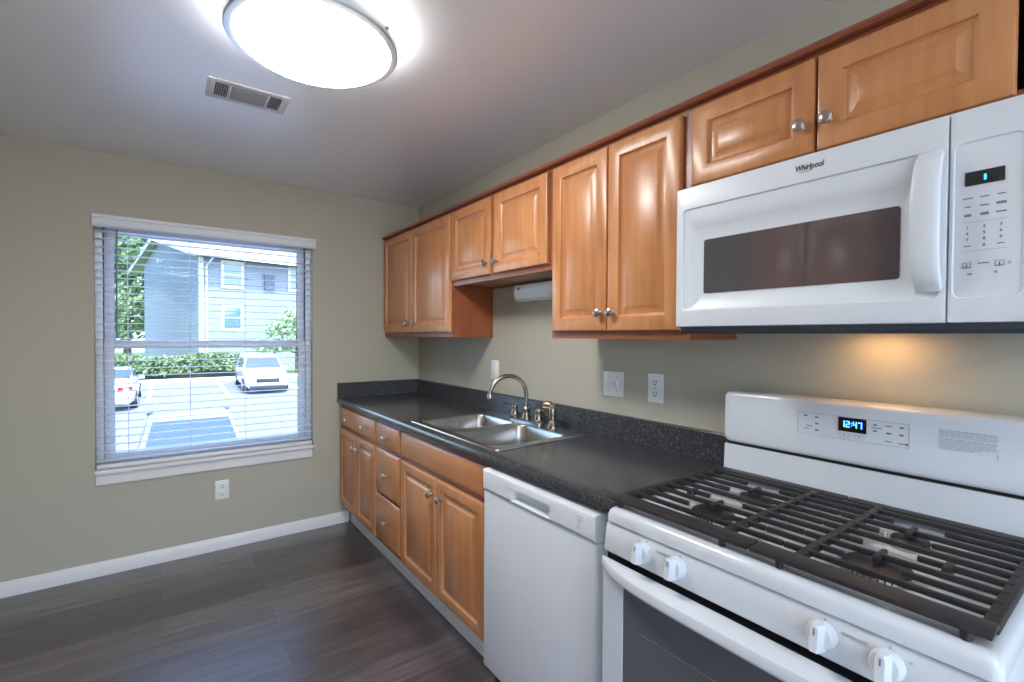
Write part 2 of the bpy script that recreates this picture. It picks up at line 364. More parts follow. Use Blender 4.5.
# ------------------------------------------------------------------ outlets and plates
def duplex(name, axis, pos, label, group):
    # axis 'x' faces +x (window wall), axis 'y' faces -y (cabinet wall)
    t = thing(name, label, 'outlet', pos, group); x, y, z = pos
    def q(a0,a1,d0,d1,z0,z1,b=0.0):
        return MB().box(x+d0,x+d1,y+a0,y+a1,z+z0,z+z1,b) if axis == 'x' else MB().box(x+a0,x+a1,y-d1,y-d0,z+z0,z+z1,b)
    part(t, 'cover_plate', q(-0.038,0.038,0,0.006,-0.06,0.06,0.0025), M['plate'])
    for s in (-1, 1):
        r = part(t, 'receptacle', q(-0.017,0.017,0.0055,0.0085,s*0.024-0.0145,s*0.024+0.0145,0.0012), M['plate'])
        mb = MB()
        for a in (-0.0065, 0.0065):
            b = q(a-0.0016,a+0.0016,0.0083,0.0091,s*0.024-0.001,s*0.024+0.009); mb.add(b.v, b.f)
        b = q(-0.003,0.003,0.0083,0.0091,s*0.024-0.011,s*0.024-0.005); mb.add(b.v, b.f)
        part(r, 'slots', mb, M['slot'])
    part(t, 'screw', q(-0.003,0.003,0.0055,0.0072,-0.003,0.003,0.001), M['nickel'])
    return t
duplex('wall_outlet', 'x', (0.0, -1.359, 0.381), 'white duplex outlet low on the taupe wall under the window', 'wall outlets')
duplex('wall_outlet', 'y', (2.301, 0.0, 1.161), 'white duplex outlet over the counter backsplash, nearest the range', 'wall outlets')
sw = thing('light_switch', 'white double light switch plate on wall above the counter, left of an outlet', 'light switch', (2.07, 0, 1.16))
part(sw, 'cover_plate', MB().box(2.011, 2.129, -0.006, 0, 1.104, 1.216, 0.0025), M['plate'])
for xx in (2.047, 2.093):
    t = part(sw, 'toggle', MB().prism([(-0.0055,1.148),(-0.0165,1.166),(-0.0165,1.172),(-0.0055,1.172)], 'x', xx-0.005, xx+0.005), M['plate'])
    parts_each(sw, 'screw', [(xx-0.003,xx+0.003,-0.0072,-0.0055,zz-0.003,zz+0.003,0.001) for zz in (1.19,1.13)], M['nickel'])
wp = thing('wall_plate', 'narrow white wall plate behind the faucet spout', 'wall plate', (1.11, 0, 1.165))
part(wp, 'cover_plate', MB().box(1.071,1.149,-0.006,0,1.106,1.224,0.0025), M['plate'])
part(wp, 'rocker', MB().box(1.093,1.127,-0.0085,-0.0055,1.132,1.198,0.0012), M['plate'])

# ------------------------------------------------------------------ cabinets
def raised_door(x0, x1, z0, z1, yb, yf, fw=0.056):
    mb = MB(); w = lambda off, y: rect(x0, x1, z0, z1, y, off)
    mb.loft([w(0,yb), w(0,yf+0.006), w(0.0025,yf+0.0015), w(0.006,yf), w(fw-0.006,yf), w(fw-0.002,yf+0.002), w(fw,yf+0.008), w(fw+0.006,yf+0.012),
             w(fw+0.010,yf+0.0115), w(fw+0.030,yf+0.0025), w(fw+0.033,yf+0.001)])
    return mb
def slab_front(x0, x1, z0, z1, yb, yf):
    w = lambda off, y: rect(x0, x1, z0, z1, y, off)
    return MB().loft([w(0,yb), w(0,yf+0.008), w(0.004,yf+0.005), w(0.009,yf+0.0015), w(0.013,yf)])
def knob_mb(x, y, z, s=1.0):
    return MB().lathe([(0.0085*s,0),(0.0085*s,0.002),(0.0055*s,0.004),(0.0048*s,0.011),(0.007*s,0.014),(0.0145*s,0.018),(0.0162*s,0.022),(0.0155*s,0.026),(0.011*s,0.029),(0.004*s,0.0303)], (x,y,z), (0,-1,0), 20)

YU = -0.30
def wall_cabinet(label, x0, x1, z0, z1, doors, kz, kxs, loc_x, dz0, dz1, group='wall cabinets over the counter'):
    t = thing('wall_cabinet', label, 'cabinet', ((x0+x1)/2, 0, z0), group)
    d = 0.279
    part(t, 'carcass', MB().box(x0, x0+0.016, -d+0.019, 0, z0, z1).box(x1-0.016, x1, -d+0.019, 0, z0, z1)
         .box(x0+0.016, x1-0.016, -d+0.019, 0, z1-0.016, z1).box(x0+0.016, x1-0.016, -0.008, 0, z0, z1-0.016), M['wood_side'])
    part(t, 'bottom_panel', MB().box(x0+0.016, x1-0.016, -d+0.019, -0.008, z0+0.01, z0+0.026), M['wood_under'], 'pale unfinished underside panel')
    fs = 0.04
    part(t, 'face_frame', MB().box(x0, x0+fs, -d, -d+0.019, z0, z1).box(x1-fs, x1, -d, -d+0.019, z0, z1)
         .box(x0+fs, x1-fs, -d, -d+0.019, z0, z0+fs).box(x0+fs, x1-fs, -d, -d+0.019, z1-fs, z1).box((x0+x1)/2-0.03,(x0+x1)/2+0.03,-d,-d+0.019,z0+fs,z1-fs), M['wood_frame'])
    for (a, b), kx in zip(doors, kxs):
        dd = part(t, 'door', raised_door(a, b, dz0, dz1, -d-0.001, YU), M['wood'])
        part(dd, 'knob', knob_mb(kx, YU, kz), M['nickel'], 'brushed nickel knob')
    return t
ZUB, ZUT, ZDB, ZDT = 1.365, 2.105, 1.395, 2.087
wall_cabinet('tall two-door maple wall cabinet in the corner by the window wall', 0.002, 1.078, ZUB, ZUT, [(0.022,0.53),(0.536,1.064)], 1.459, (0.478,0.588), 0.5, ZDB, ZDT)
wall_cabinet('short two-door maple wall cabinet above the sink', 1.079, 1.966, 1.663, ZUT, [(1.085,1.499),(1.528,1.948)], 1.75, (1.466,1.563), 1.5, 1.690, ZDT)
wall_cabinet('tall two-door maple wall cabinet left of the microwave', 1.967, 2.640, ZUB, ZUT, [(1.985,2.296),(2.301,2.610)], 1.463, (2.268,2.329), 2.3, ZDB, ZDT)
wall_cabinet('short wide two-door maple wall cabinet above the microwave', 2.641, 3.41, 1.822, ZUT, [(2.651,3.001),(3.007,3.357)], 1.917, (2.973,3.036), 3.0, 1.848, ZDT)
solo('cabinet_molding', MB().prism([(-0.268,2.1052),(-0.302,2.1052),(-0.309,2.111),(-0.307,2.118),(-0.300,2.124),(-0.268,2.124)], 'x', 0.002, 3.412), M['wood_frame'], (1.7,-0.28,2.1052),
     'thin reddish wood molding strip along top of the wall cabinets', 'molding')

YB = -0.63
def base_cabinet(label, x0, x1, fronts):
    t = thing('base_cabinet', label, 'cabinet', ((x0+x1)/2, -0.3, 0.0), 'base cabinets under the counter')
    z0, z1 = 0.140, 0.8815
    part(t, 'carcass', MB().box(x0, x0+0.016, -0.589, -0.003, z0, z1).box(x1-0.016, x1, -0.589, -0.003, z0, z1).box(x0+0.016, x1-0.016, -0.589, -0.003, z0, z0+0.016)
         .box(x0+0.016, x1-0.016, -0.012, -0.003, z0+0.016, z1).box(x0, x0+0.016, -0.528, -0.003, 0.0, z0).box(x1-0.016, x1, -0.528, -0.003, 0.0, z0), M['wood_side'])
    fs = 0.035
    part(t, 'face_frame', MB().box(x0, x0+fs, -0.608, -0.589, z0, z1).box(x1-fs, x1, -0.608, -0.589, z0, z1).box(x0+fs,x1-fs,-0.608,-0.589,z0,z0+0.055).box(x0+fs,x1-fs,-0.608,-0.589,z1-0.03,z1)
         .box(x0+fs,x1-fs,-0.608,-0.589,0.69,0.75), M['wood_frame'])
    for kind, a, b, c, d, ks in fronts:
        if kind == 'door': o = part(t, 'door', raised_door(a, b, c, d, -0.609, YB, 0.05), M['wood'])
        elif kind == 'drawer': o = part(t, 'drawer_front', slab_front(a, b, c, d, -0.609, YB), M['wood_h'])
        else: o = part(t, 'false_front', slab_front(a, b, c, d, -0.609, YB), M['wood_h'])
        for kx, kz in ks: part(o, 'knob', knob_mb(kx, YB, kz), M['nickel'], 'brushed nickel knob')
    return t
base_cabinet('maple base cabinet in the corner with one wide drawer over two doors', 0.002, 0.756, [('drawer',0.03,0.746,0.732,0.857,[(0.225,0.79),(0.56,0.79)]),
             ('door',0.03,0.405,0.158,0.707,[(0.376,0.62)]), ('door',0.411,0.746,0.158,0.707,[(0.455,0.625)])])
base_cabinet('narrow maple base cabinet with a stack of three drawers', 0.757, 1.130, [('drawer',0.768,1.112,0.732,0.857,[(0.938,0.787)]),
             ('drawer',0.764,1.108,0.448,0.706,[(0.943,0.573)]), ('drawer',0.758,1.115,0.172,0.434,[(0.938,0.303)])])
base_cabinet('maple sink base cabinet with a long false front over two doors', 1.131, 1.997, [('false',1.140,1.967,0.732,0.857,[]),
             ('door',1.144,1.556,0.158,0.707,[(1.512,0.626)]), ('door',1.565,1.967,0.158,0.707,[(1.608,0.625)])])

# ------------------------------------------------------------------ countertop
ZT = 0.92; CX1 = 2.648; SX0, SX1, SY0, SY1 = 1.205, 1.968, -0.582, -0.095    # cut-out for the sink
ct = thing('countertop', 'black speckled laminate countertop with backsplash running along the cabinet wall', 'countertop', (1.3, -0.3, 0.882))
fp = [(SY0,0.882),(-0.634,0.882),(-0.642,0.886),(-0.645,0.895),(-0.645,0.908),(-0.641,0.916),(-0.632,ZT),(SY0,ZT)]
mb = MB().prism(fp, 'x', 0.001, CX1)
mb.box(0.001, SX0, SY0, -0.001, 0.882, ZT).box(SX1, CX1, SY0, -0.001, 0.882, ZT).box(SX0, SX1, SY1, -0.001, 0.882, ZT)
part(ct, 'worktop', mb, M['counter'])
mb = MB().prism([(-0.001,ZT),(-0.021,ZT),(-0.021,1.020),(-0.017,1.026),(-0.001,1.026)], 'x', 0.001, CX1)
part(ct, 'backsplash', mb, M['counter'])
mb = MB().prism([(0.001,ZT),(0.021,ZT),(0.021,1.020),(0.017,1.026),(0.001,1.026)], 'y', -0.64, -0.021)
part(ct, 'side_splash', mb, M['counter'])

# ------------------------------------------------------------------ sink
sk = thing('kitchen_sink', 'stainless steel double bowl sink set into the black counter', 'sink', (1.58, -0.335, ZT))
OX0, OX1, OY0, OY1 = 1.188, 1.998, -0.600, -0.068
bowls = [(1.225, 1.565, -0.563, -0.165), (1.603, 1.955, -0.563, -0.165)]
def loop3(x0, x1, y0, y1, r, z, k=5): return [(a, b, z) for a, b in rrect((x0+x1)/2, (y0+y1)/2, x1-x0, y1-y0, r, k)]
bm = bmesh.new(); zt = ZT+0.006
edges = []
for pts in [loop3(OX0+0.006,OX1-0.006,OY0+0.006,OY1-0.006,0.02,zt)] + [loop3(*b,0.045,zt) for b in bowls]:
    vs = [bm.verts.new(p) for p in pts]; edges += [bm.edges.new((vs[i], vs[(i+1)%len(vs)])) for i in range(len(vs))]
bmesh.ops.triangle_fill(bm, use_beauty=True, edges=edges)
bm.verts.index_update(); mb = MB().add([v.co for v in bm.verts], [[v.index for v in f.verts] for f in bm.faces]); bm.free()
mb.loft([loop3(OX0+0.006,OX1-0.006,OY0+0.006,OY1-0.006,0.02,zt), loop3(OX0+0.001,OX1-0.001,OY0+0.001,OY1-0.001,0.024,zt-0.001), loop3(OX0,OX1,OY0,OY1,0.025,ZT+0.0005)], False, False)
part(sk, 'rim', mb, M['steel'])
for (x0,x1,y0,y1) in bowls:
    L = []
    for off, dz in ((0,0),(0.003,-0.002),(0.006,-0.008),(0.012,-0.09),(0.018,-0.135),(0.03,-0.155),(0.055,-0.163),(0.12,-0.166)):
        L.append(loop3(x0+off,x1-off,y0+off,y1-off,0.045 if off<0.1 else 0.03,zt+dz))
    bo = part(sk, 'bowl', MB().loft(L, False, True), M['steel'])
    cx, cy = (x0+x1)/2, (y0+y1)/2
    part(bo, 'drain', MB().lathe([(0.045,-0.1655+zt),(0.045,-0.163+zt),(0.036,-0.1625+zt),(0.03,-0.1645+zt),(0.012,-0.1635+zt)], (cx,cy,0)), M['nickel'])

# ------------------------------------------------------------------ faucet, sprayer
fz = ZT+0.0065
fc = thing('kitchen_faucet', 'brushed nickel gooseneck faucet with two lever handles behind the sink', 'faucet', (1.575, -0.118, fz))
part(fc, 'deck_plate', MB().loft([[(a,b,z) for a,b in rrect(1.575,-0.118,w,d,d/2-0.001)] for w,d,z in ((0.262,0.058,fz),(0.262,0.058,fz+0.009),(0.254,0.05,fz+0.013))]), M['steel'])
z0 = fz+0.013
part(fc, 'spout_base', MB().lathe([(0.024,z0),(0.024,z0+0.008),(0.019,z0+0.016),(0.018,z0+0.05),(0.020,z0+0.056),(0.014,z0+0.068)], (1.575,-0.118,0), seg=24), M['bronze'])
dirx, diry = math.cos(R(256)), math.sin(R(256)); rr = 0.101
pts = [(1.575,-0.118,z0+0.06),(1.575,-0.118,1.04)]
for i in range(0, 17):
    a = math.pi*i/16*0.97; h = rr*(1-math.cos(a)); pts.append((1.575+dirx*h, -0.118+diry*h, 1.068+rr*math.sin(a)))
e = Vector(pts[-1]); pts.append(tuple(e+Vector((0,0,-0.006))))
sp_ = part(fc, 'spout', MB().tube(pts, 0.0115, 16), M['bronze'])
part(sp_, 'aerator', MB().lathe([(0.0135,0),(0.014,0.004),(0.014,0.018),(0.012,0.022)], e+Vector((0,0,-0.022))), M['nickel'])
for hx, d, nm in ((1.474,-1,'left'),(1.676,1,'right')):
    h = part(fc, 'handle', MB().lathe([(0.026,z0),(0.026,z0+0.006),(0.021,z0+0.012),(0.019,z0+0.03),(0.014,z0+0.042),(0.0155,z0+0.05),(0.0155,z0+0.058),(0.012,z0+0.066),(0.004,z0+0.07)], (hx,-0.118,0), seg=24), M['bronze'])
    zz = z0+0.06
    part(h, 'lever', MB().tube([(hx,-0.118,zz),(hx+d*0.02,-0.122,zz+0.004),(hx+d*0.045,-0.128,zz+0.006),(hx+d*0.07,-0.134,zz+0.006)], [0.008,0.006,0.0055,0.0065], 10), M['bronze'])
spy = thing('sink_sprayer', 'brushed nickel side sprayer standing right of the faucet handles', 'sprayer', (1.785, -0.118, fz))
part(spy, 'holder', MB().lathe([(0.026,fz),(0.026,fz+0.006),(0.021,fz+0.014),(0.019,fz+0.03),(0.0165,fz+0.034)], (1.785,-0.118,0), seg=24), M['bronze'])
part(spy, 'wand', MB().lathe([(0.015,fz+0.03),(0.016,fz+0.06),(0.0175,fz+0.085),(0.0155,fz+0.095)], (1.785,-0.118,0), seg=24).tube([(1.785,-0.118,fz+0.095),(1.783,-0.119,fz+0.104),(1.769,-0.126,fz+0.111),(1.745,-0.139,fz+0.109)], [0.0155,0.019,0.021,0.019], 16), M['bronze'])

# ------------------------------------------------------------------ light fixture under the short cabinet
uf = thing('task_light', 'white box light fixture on the wall under the short cabinet above the sink', 'light', (1.6, 0, 1.56), 'kitchen light fixtures')
part(uf, 'housing', MB().prism([(0,1.566),(-0.03,1.566),(-0.05,1.582),(-0.055,1.60),(-0.055,1.655),(0,1.655)], 'x', 1.375, 1.93), M['fixture'])
part(uf, 'lens', MB().prism([(-0.030,1.5655),(-0.051,1.581),(-0.0562,1.60),(-0.0562,1.616),(-0.054,1.616),(-0.049,1.584),(-0.029,1.5685)], 'x', 1.39, 1.915), M['fixture'])
part(uf, 'switch_knob', MB().lathe([(0.006,0),(0.006,0.008),(0.004,0.01)], (1.42,-0.055,1.636), (0,-1,0), 14), M['louver'])

# ------------------------------------------------------------------ ceiling light and vent
def ceiling_light(x, y, label):
    t = thing('ceiling_light', label, 'ceiling light', (x, y, ZC), 'kitchen light fixtures')
    part(t, 'pan', MB().lathe([(0.218,ZC-0.034),(0.224,ZC-0.030),(0.224,ZC)], (x,y,0), seg=64), M['fixture'])
    part(t, 'diffuser', MB().lathe([(0.226,ZC-0.030),(0.234,ZC-0.046),(0.234,ZC-0.080),(0.231,ZC-0.088),(0.215,ZC-0.101),(0.18,ZC-0.115),(0.13,ZC-0.126),(0.07,ZC-0.132),(0.002,ZC-0.134)], (x,y,0), seg=64), M['lamp'], 'glowing white glass diffuser')
    rim = part(t, 'rim', MB().loft([[(x+r*math.cos(a), y+r*math.sin(a), z) for a in [2*math.pi*j/64 for j in range(64)]] for r, z in ((0.237,ZC-0.044),(0.260,ZC-0.044),(0.2615,ZC-0.047),(0.2615,ZC-0.078),(0.258,ZC-0.083),(0.240,ZC-0.085),(0.236,ZC-0.083),(0.237,ZC-0.044))], False, False), M['rim'])
    for k in range(4):
        a = R(38+90*k); c, s = math.cos(a), math.sin(a)
        part(t, 'clip', MB().lathe([(0.007,0),(0.007,0.006),(0.004,0.011)], (x+0.2595*c, y+0.2595*s, ZC-0.062), (c,s,0), 12), M['nickel'])
    return t
ceiling_light(1.888, -1.238, 'large round glowing flush ceiling light with metal rim, beside the air vent')
ceiling_light(5.15, -1.45, 'round flush ceiling light added unseen behind the camera as fill')  # added lamp out of view, brightens the room from behind

vt = thing('air_vent', 'white rectangular air vent in the ceiling with three banks of louvers', 'air vent', (1.21, -1.345, ZC))
VX0, VX1, VY0, VY1 = 1.118, 1.300, -1.50, -1.198
part(vt, 'frame', MB().box(VX0,VX1,VY0,VY0+0.028,ZC-0.004,ZC,0.0015).box(VX0,VX1,VY1-0.028,VY1,ZC-0.004,ZC,0.0015).box(VX0,VX0+0.03,VY0+0.028,VY1-0.028,ZC-0.004,ZC,0.0015).box(VX1-0.03,VX1,VY0+0.028,VY1-0.028,ZC-0.004,ZC,0.0015)
     .box(VX0+0.03,VX1-0.03,-1.425,-1.413,ZC-0.004,ZC,0.001).box(VX0+0.03,VX1-0.03,-1.283,-1.271,ZC-0.004,ZC,0.001), M['ventframe'])
part(vt, 'backing', MB().box(VX0+0.03,VX1-0.03,VY0+0.028,VY1-0.028,ZC-0.001,ZC-0.0004), M['slot'])
for (a, b, vert) in ((VY0+0.03,-1.427,True),(-1.411,-1.285,False),(-1.269,VY1-0.03,True)):
    mb = MB()
    if vert:
        k = 5
        for i in range(k):
            yy = a+(b-a)*(i+0.5)/k; mb.prism([(yy-0.0035,ZC-0.0065),(yy-0.001,ZC-0.0065),(yy+0.003,ZC-0.0015),(yy+0.0005,ZC-0.0015)], 'x', VX0+0.03, VX1-0.03)
    else:
        k = 13
        for i in range(k):
            xx = VX0+0.03+(VX1-VX0-0.06)*(i+0.5)/k; mb.prism([(xx-0.0035,ZC-0.0065),(xx-0.0012,ZC-0.0065),(xx+0.0032,ZC-0.0015),(xx+0.001,ZC-0.0015)], 'y', a, b)
    part(vt, 'louvers', mb, M['louver'])

# ------------------------------------------------------------------ dishwasher
dw = thing('dishwasher', 'white built-in dishwasher under the counter between sink cabinet and range', 'dishwasher', (2.31, -0.33, 0.0))
DX0, DX1, DY = 2.006, 2.600, -0.655
part(dw, 'tub', MB().box(2.010, 2.612, -0.60, -0.02, 0.0, 0.868), M['cargrille'])
part(dw, 'door', MB().box(DX0, DX1, DY, -0.602, 0.105, 0.785, 0.009, 3), M['enamel_flat'])
px0, px1, pz0, pz1 = 2.190, 2.400, 0.793, 0.838
mb = MB()
w = lambda off, y, z0=0.787, z1=0.866: rect(DX0, DX1, z0, z1, y, off)
mb.loft([w(0,-0.602), w(0,DY+0.004), w(0.003,DY-0.003), w(0.009,DY-0.006)], True, False)
yo = DY-0.006
o_ = rect(DX0, DX1, 0.787, 0.866, yo, 0.009); i_ = rect(px0, px1, pz0, pz1, yo)
mb.loft([o_, i_], False, False); mb.loft([i_, rect(px0,px1,pz0,pz1,yo+0.004,0.003), rect(px0+0.004,px1-0.004,pz0+0.005,pz1,yo+0.03,0.003)], False, True)
cp = part(dw, 'control_panel', mb, M['enamel_flat'])
mb = MB()
for i, (dx, dz, ww) in enumerate(((0,0.018,0.016),(0,0.010,0.014),(0,0.002,0.012),(0.014,0.02,0.004),(0.014,0.012,0.004),(0,-0.006,0.010),(0,-0.014,0.016))):
    mb.box(2.535+dx-ww/2, 2.535+dx+ww/2, yo-0.0006, yo+0.001, 0.826+dz-0.0016, 0.826+dz+0.0016)
part(cp, 'indicator_marks', mb, M['printfaint'])
part(dw, 'toe_panel', MB().box(2.012, 2.606, -0.57, -0.555, 0.0, 0.10), M['enamel_flat'])
parts_each(dw, 'mounting_bracket', [(a,a+0.025,-0.60,-0.585,0.868,0.8815,0.001) for a in (2.06,2.56)], M['alu'])

# ------------------------------------------------------------------ gas range
X0, X1 = 2.656, 3.412; XM = (X0+X1)/2
rg = thing('gas_range', 'white freestanding gas range with black grates, right of the counter', 'range', (XM, -0.35, 0.0))
part(rg, 'body', MB().box(X0+0.004, X1-0.004, -0.645, -0.012, 0.03, 0.875, 0.003).box(X0+0.02,X0+0.06,-0.60,-0.56,0,0.03).box(X1-0.06,X1-0.02,-0.60,-0.56,0,0.03).box(X0+0.02,X0+0.06,-0.08,-0.04,0,0.03).box(X1-0.06,X1-0.02,-0.08,-0.04,0,0.03), M['enamel'])
# cooktop tray : rolled edge with a sunken well
def rl(off, z, r): return loop3(X0+off, X1-off, -0.678+off, -0.10, r, z, 4)
mb = MB().loft([rl(0.003,0.877,0.012), rl(0.0,0.880,0.014), rl(0.0,0.897,0.016), rl(0.003,0.907,0.016), rl(0.009,0.913,0.016), rl(0.018,0.9155,0.016), rl(0.030,0.9145,0.018)], True, False)
x0i, x1i, y0i, y1i = X0+0.030, X1-0.030, -0.648, -0.10
def ri(off, z): return loop3(x0i+off, x1i-off, y0i+off, y1i-off, 0.018, z, 4)
mb.loft([rl(0.030,0.9145,0.018), ri(0.012,0.908), ri(0.022,0.902), ri(0.05,0.901)], False, True)
part(rg, 'cooktop', mb, M['enamel'])
# side rib lines at right rear
# control panel strip
mb = MB().prism([(-0.645,0.874),(-0.671,0.874),(-0.674,0.870),(-0.684,0.805),(-0.682,0.800),(-0.645,0.800)], 'x', X0+0.001, X1-0.001)
cpn = part(rg, 'control_strip', mb, M['enamel'])
parts_each(cpn, 'burner_symbol', [(xx-0.0015,xx+0.0015,-0.6783,-0.672,0.864,0.8675) for xx in (2.79,2.885,3.186,3.281)] + [(2.766,2.769,-0.679,-0.674,0.861,0.864)]
           + [(xx,xx+0.038,-0.6795,-0.674,0.856,0.8572) for xx in (2.819,3.212)] + [(3.307,3.310,-0.680,-0.674,0.854,0.857)], M['printfaint'])
def range_knob(x, z, tilt):
    ax = Vector((0,-0.988,0.152)); o = Vector((x,-0.6785,z))
    k = part(rg, 'knob', MB().lathe([(0.024,0),(0.0245,0.004),(0.0235,0.007),(0.022,0.018),(0.020,0.022),(0.010,0.0235),(0.001,0.024)], o, ax, 32), M['enamel_flat'])
    # grip bar
    u = ax.orthogonal().normalized(); upv = (Vector((0,0,1))-ax*ax.z).normalized(); sd_ = upv.cross(ax)
    loops = []
    for h, hw, hl in ((0.016,0.0125,0.0235),(0.026,0.0105,0.0235),(0.037,0.0085,0.0230),(0.041,0.0065,0.0215)):
        pr = [(hw,hl*0.7),(hw*0.6,hl*0.97),(-hw*0.6,hl*0.97),(-hw,hl*0.7),(-hw,-hl*0.85),(-hw*0.7,-hl*1.05),(hw*0.7,-hl*1.05),(hw,-hl*0.85)]
        loops.append([o+ax*h+sd_*a+upv*b for a, b in pr])
    part(k, 'grip', MB().loft(loops), M['enamel_flat'])
    p0 = o+ax*0.0408; mb = MB(); L = []
    for h in (0, 0.001): L.append([p0+ax*h+sd_*a+upv*b for a,b in ((0.0012,0.006),(-0.0012,0.006),(-0.0012,0.017),(0.0012,0.017))])
    part(k, 'pointer_mark', mb.loft(L), M['print'])
for kx in (2.786,2.880,3.183,3.279): range_knob(kx, 0.839, 0)
part(rg, 'vent_gap', MB().box(X0+0.008, X1-0.008, -0.686, -0.6455, 0.7725, 0.780), M['black'])
# oven door
od = part(rg, 'oven_door', MB().loft([rect(X0+0.003,X1-0.003,0.20,0.772,-0.648), rect(X0+0.003,X1-0.003,0.20,0.772,-0.690), rect(X0+0.003,X1-0.003,0.20,0.772,-0.696,0.006)]
     , True, False).loft([rect(X0+0.003,X1-0.003,0.20,0.772,-0.696,0.006), rect(X0+0.078,X1-0.078,0.33,0.742,-0.698)], False, False).loft([rect(X0+0.078,X1-0.078,0.33,0.742,-0.698), rect(X0+0.081,X1-0.081,0.333,0.739,-0.694)], False, True), M['enamel'])
gl = part(od, 'oven_window', MB().box(X0+0.079, X1-0.079, -0.6965, -0.693, 0.331, 0.741), M['ovenglass'], 'dark grey glass window')
part(gl, 'rack_reflection', MB().prism([(2.79,0.640),(2.79,0.6435),(3.27,0.6435),(3.27,0.640)], 'y', -0.6972, -0.6964), mat('rack_reflection_grey', srgb(150,146,140), 0.4, 0.5))  # oven rack's reflection painted as a thin pale line on the glass
# bowed handle that merges with the door ends
N = 24; loops = []
for i in range(N+1):
    t = i/N; x = X0+0.004+(X1-X0-0.008)*t; bow = 0.052*(1-(2*t-1)**4)**0.9 if 0 < t < 1 else 0; yf = -0.697-bow
    hb = 0.752-0.0*bow
    loops.append([(x,-0.688,0.779),(x,-0.690,0.787),(x,min(yf+0.010,-0.692),0.787),(x,yf+0.003,0.784),(x,yf,0.777),(x,yf,0.764),(x,yf+0.005,0.757),(x,yf+0.014+0*bow,0.754),(x,-0.690-0.35*bow if bow>0 else -0.690,0.752)])
part(od, 'handle', MB().loft(loops), M['enamel'])
part(rg, 'storage_drawer', MB().box(X0+0.003,X1-0.003,-0.694,-0.648,0.05,0.192,0.006), M['enamel'])
# backguard
def rz(off, y): return [(a, y, b) for a, b in rrect(XM, 1.108, X1-X0-2*off-0.006, 0.168-2*off, 0.02, 5)]
part(rg, 'backguard_riser', MB().prism([(-0.012,0.876),(-0.112,0.876),(-0.112,0.914),(-0.110,0.925),(-0.104,1.016),(-0.012,1.016)], 'x', X0+0.006, X1-0.006), M['enamel'])
part(rg, 'backguard_gap', MB().box(X0+0.012, X1-0.012, -0.098, -0.012, 1.015, 1.026), M['black'])
bgd = part(rg, 'backguard', MB().loft([rz(0,-0.012), rz(0,-0.098), rz(0.002,-0.104), rz(0.006,-0.108), rz(0.012,-0.110)]), M['enamel'])
YG = -0.1103
ol = MB()
a0, a1, c0, c1 = 2.893, 3.158, 1.092, 1.155
for (q0,q1,r0,r1) in ((a0,a1,c1-0.0018,c1),(a0,a1,c0,c0+0.001),(a0,a0+0.0014,c0,c1),(a1-0.0012,a1,c0,c1)): ol.box(q0,q1,YG-0.0006,YG+0.001,r0,r1)
part(bgd, 'panel_outline', ol, M['printfaint'])
dsp = part(bgd, 'clock_display', MB().box(3.000,3.066,YG-0.001,YG+0.001,1.114,1.153), M['display'], 'black clock display')
SEG = {'1':'bc','2':'abged','4':'fgbc','7':'abc'}
def digit(mb, ch, x, z, w, h, t, y):
    b = {'a':(0,w,h-t,h),'g':(0,w,h/2-t/2,h/2+t/2),'d':(0,w,0,t),'f':(0,t,h/2,h),'e':(0,t,0,h/2),'b':(w-t,w,h/2,h),'c':(w-t,w,0,h/2)}
    for s in SEG[ch]: q = b[s]; mb.box(x+q[0],x+q[1],y-0.0006,y+0.0006,z+q[2],z+q[3])
mb = MB(); yd = YG-0.0012
for ch, xx in (('1',3.006),('2',3.018),('4',3.035),('7',3.047)): digit(mb, ch, xx, 1.126, 0.0095, 0.0175, 0.0026, yd)
mb.box(3.0308,3.0328,yd-0.0006,yd+0.0006,1.130,1.1325).box(3.0308,3.0328,yd-0.0006,yd+0.0006,1.137,1.1395)
part(dsp, 'clock_digits', mb, M['led'], 'blue digits reading 12:47')
mb = MB()
for xx, zz, ww in ((2.915,1.145,0.01),(2.945,1.143,0.009),(2.945,1.125,0.009),(2.925,1.116,0.016),(2.917,1.108,0.014),(2.946,1.106,0.01),
                   (3.085,1.142,0.008),(3.088,1.134,0.022),(3.085,1.126,0.008),(3.115,1.143,0.014),(3.115,1.124,0.010),(3.114,1.103,0.014),(3.142,1.143,0.009),(3.142,1.124,0.009),(3.142,1.102,0.014),(3.153,1.102,0.006)):
    hh = 0.0045 if ww < 0.012 else 0.0024
    part(bgd, 'button_legend', MB().box(xx-ww/2,xx+ww/2,YG-0.0005,YG+0.001,zz-hh/2,zz+hh/2), M['print'])
mb = MB()
for xx in (3.014, 3.050):
    L = [[(xx+r*math.cos(a)*1.15, y, 1.104+r*0.75*math.sin(a)) for a in [2*math.pi*j/20 for j in range(20)]] for r, y in ((0.0105,YG-0.0005),(0.009,YG-0.0005),(0.009,YG+0.001),(0.0105,YG+0.001),(0.0105,YG-0.0005))]
    tb = part(bgd, 'temperature_button', MB().loft(L, False, False), M['printfaint']); part(bgd, 'button_legend', MB().box(xx-0.002,xx+0.002,YG-0.0005,YG+0.001,1.102,1.106), M['print'])
mb = MB(); random.seed(3)
for i, zz in enumerate((1.151,1.1465,1.142,1.1375,1.130,1.1255,1.121,1.1165,1.112,1.1075)):
    xe = (3.316,3.316,3.318,3.314,3.318,3.316,3.316,3.318,3.29,3.28)[i]; x = 3.215
    while x < xe-0.002:
        ln = min(random.uniform(0.004,0.012), xe-x); mb.box(x,x+ln,YG-0.0004,YG+0.001,zz-0.0012,zz+0.0010 if i not in (0,4) else zz+0.0018); x += ln+random.uniform(0.0012,0.002)
mb.box(3.3165,3.3180,YG-0.0004,YG+0.001,1.096,1.110)
